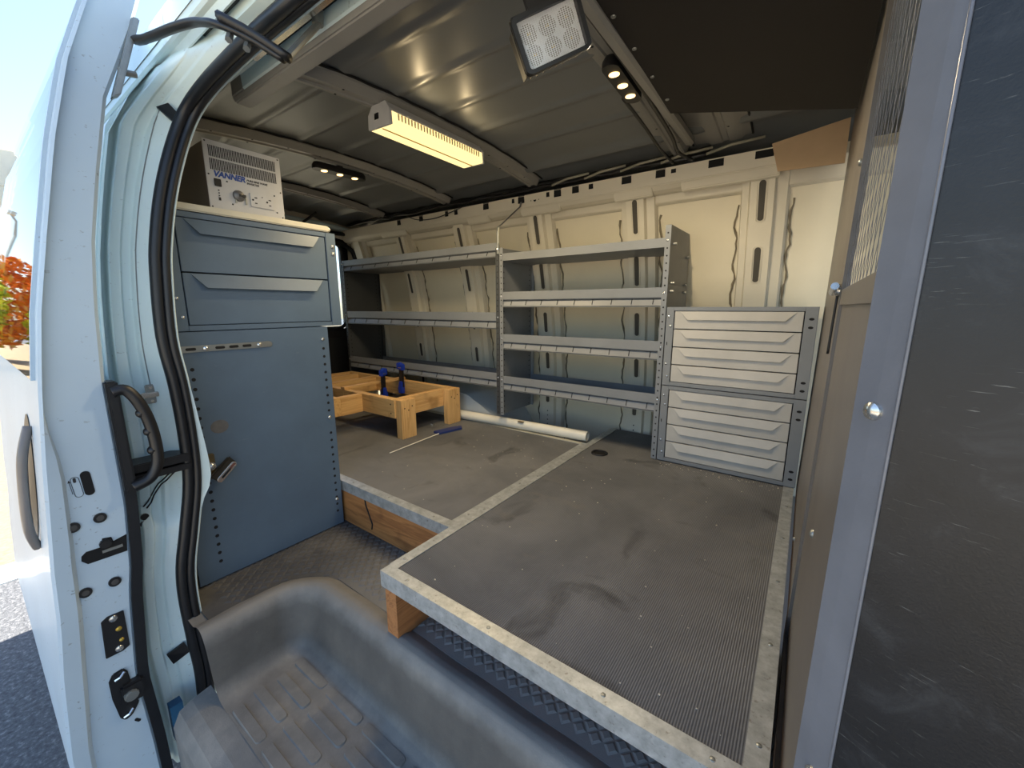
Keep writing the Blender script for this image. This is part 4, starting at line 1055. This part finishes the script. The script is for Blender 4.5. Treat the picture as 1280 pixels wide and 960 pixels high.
m = MB(); m.box(-1.93, -1.569, 1.2085, 1.5355, .256, .262); m.build('board', BLACK, t)
def clamp(label, x, y, z, s=1.0, rz=20):
    t = thing('bar_clamp', label, 'clamp', (x, y, z), math.radians(rz), 'blue clamps on the pine frame')
    m = MB(); m.box(-.004, .004, -.018, .018, -.045*s, .075*s); m.build('clamp_bar', BLACK, t, local=True, bevel=.001)
    m = MB(); m.prism([(-.022, .055), (.028, .060), (.030, .095), (.010, .100), (-.022, .088)], 'x', -.012, .012); m.build('jaw', BLUE, t, local=True, bevel=.003)
    m = MB(); m.prism([(-.012, -.085), (.020, -.085), (.026, -.055), (.012, -.01), (-.014, -.012)], 'x', -.012, .012); m.build('handle', BLUE, t, local=True, bevel=.004)
    m = MB(); m.box(-.0125, .0125, -.014, .012, .068, .072); m.build('jaw_mark', CHROME, t, local=True)
clamp('blue clamp gripping the pine slat, its handle hanging inside the frame', -1.920, 1.40, zt-.01)
clamp('blue clamp hanging on the pine back rail in front of the label strip', -1.900, 1.514, zt+.012, rz=90)
t = thing('pvc_pipe', 'white plastic pipe lying along the foot of the shelving', 'pipe', (-1.16, 1.625, ZP))
m = MB(); a, b = Vector((-1.535, 1.607, ZP+.027)), Vector((-.768, 1.655, ZP+.027)); d = (b-a).normalized()
R = [m.ring(a, d, .0235, 20), m.ring(b, d, .0235, 20), m.ring(b, d, .020, 20), m.ring(a, d, .020, 20)]
m.loft(R, False, True); m.build('pipe', PVC, t, smooth=True)
m = MB(); m.box(-1.13, -1.10, 1.606, 1.622, ZP+.046, ZP+.0505); m.build('pipe_print', plain('faded_print', (120, 110, 90), .6), t)
t = thing('rod_tool', 'thin pale rod with a flat blue handle lying on the lower platform', 'tool', (-1.41, 1.2, ZP))
m = MB(); m.cyl((-1.388, 1.022, ZP+.003), (-1.412, 1.37, ZP+.006), .0024, 8); m.build('rod', PVC, t, smooth=True)
m = MB(); m.prism([(-1.452, 1.335), (-1.405, 1.330), (-1.375, 1.46), (-1.405, 1.49), (-1.432, 1.44)], 'z', ZP, ZP+.010); m.build('handle', plain('dark_blue_handle', (36, 54, 110), .5), t, bevel=.002)
t = thing('steel_nut', 'small bright nut lying on the lower platform by the pine leg', 'nut', (-1.55, 1.42, ZP))
m = MB(); m.loft([m.ring((-1.55, 1.42, ZP), (0, 0, 1), .012, 6), m.ring((-1.55, 1.42, ZP+.012), (0, 0, 1), .012, 6)]); m.build('nut', CHROME, t, bevel=.0015)
m = MB(); m.disc((-1.55, 1.42, ZP+.012), (0, 0, 1), .006, 10, .0005); m.build('bore', DARK, t)
t = thing('tie_ring', 'dark oval tie-down ring on the near platform by the shelving foot', 'ring', (-.645, 1.51, .1715))
m = MB(); m.tube([(-.645+.030*math.cos(k*math.pi/10), 1.512+.030*math.sin(k*math.pi/10), .1735) for k in range(20)], .0045, 8, closed=True); m.build('ring', BLACK, t, smooth='all')
m = MB(); m.disc((-.645, 1.512, .1716), (0, 0, 1), .026, 16, .0004); m.build('well', DARK, t)
# crumbs on the mats: nobody could count them
rr = random.Random(5); m = MB()
for i in range(150):
    k = rr.random()
    if k < .35: x, y, z = rr.uniform(-.42, 0), rr.gauss(1.545, .015), .1716
    elif k < .75: x, y, z = rr.uniform(-.70, -.02), rr.uniform(.55, 1.5), .1716
    else: x, y, z = rr.uniform(-1.25, -.80), rr.uniform(.80, 1.57), ZP
    s_ = rr.uniform(.0006, .0018); m.box(x-s_, x+s_, y-s_*.7, y+s_*.7, z, z+s_)
m.build('debris_crumbs', plain('pale_crumbs', (206, 196, 176), .8), None, kind='stuff'); tag(bpy.data.objects['debris_crumbs'], 'pale crumbs scattered over the platform mats', 'debris')

# ================================================================== OUTSIDE
def leafcloud(c, rad, n, size, rnd):
    m = MB()
    for i in range(n):
        th = rnd.uniform(0, 2*math.pi); ph = math.acos(rnd.uniform(-1, 1)); r = rnd.uniform(.6, 1.0)
        p = Vector((c[0]+rad[0]*r*math.sin(ph)*math.cos(th), c[1]+rad[1]*r*math.sin(ph)*math.sin(th), c[2]+rad[2]*r*math.cos(ph)))
        a = Vector((rnd.gauss(0, 1), rnd.gauss(0, 1), rnd.gauss(0, 1))).normalized(); b = a.orthogonal().normalized(); s = size*rnd.uniform(.6, 1.4)
        m.add([p-a*s, p+b*s*.5, p+a*s, p-b*s*.5], [(0, 1, 2, 3)])
    return m
F = {'green': foliage('yellow_green_leaves', [(96, 110, 34), (170, 176, 40), (206, 196, 60)]), 'orange': foliage('orange_leaves', [(150, 70, 20), (216, 120, 40), (190, 150, 50)]), 'dark': foliage('dull_leaves', [(70, 80, 50), (120, 120, 70), (150, 130, 80)])}
BARK = plain('bark', (84, 68, 54), .9, 0, .2)
rn = random.Random(3)
for k, (x, y, h, w_, f, lab) in enumerate(((-18, -2.6, 2.7, 1.5, 'green', 'yellow-green bush behind the gravel, nearest the lamp post'), (-18, .5, 2.9, 1.35, 'green', 'yellow-green bush in line behind the sliding door glass'), (-22, -.6, 3.6, 1.7, 'orange', 'orange autumn bush behind the yellow-green ones'), (-22, 3.6, 3.8, 2.2, 'orange', 'orange autumn bush seen through the rear door window'), (-28, 7.5, 3.6, 2.4, 'dark', 'dull green bush beyond the rear door window'), (-27, -4.6, 5.6, 2.0, 'dark', 'tall dull tree at the far left beyond the bushes'))):
    b = thing('autumn_bush' if k < 5 else 'autumn_tree', lab, 'bush' if k < 5 else 'tree', (x, y, -.7))
    m = leafcloud((x, y, -.7+h*.55), (w_*.8, w_, h*.45), 2600, .13, rn); m.build('foliage', F[f], b)
    m = MB(); m.tube([(x, y, -.7), (x+.1, y, .2), (x, y+.1, -.7+h*.7)], [.12, .09, .04], 8); m.build('trunk', BARK, b)
b = thing('street_lamp', 'tall grey street lamp standing behind the bushes', 'street lamp', (-34, -.9, -.7))
m = MB(); m.tube([(-34, -.9, -.7), (-34, -.9, 5.2), (-33.8, -.75, 5.9), (-33.4, -.5, 6.1)], [.09, .07, .05, .05], 8); m.build('pole', ZINC, b)
m = MB(); m.box(-33.5, -32.9, -.65, -.35, 6.05, 6.2); m.build('lamp_head', ALU, b)
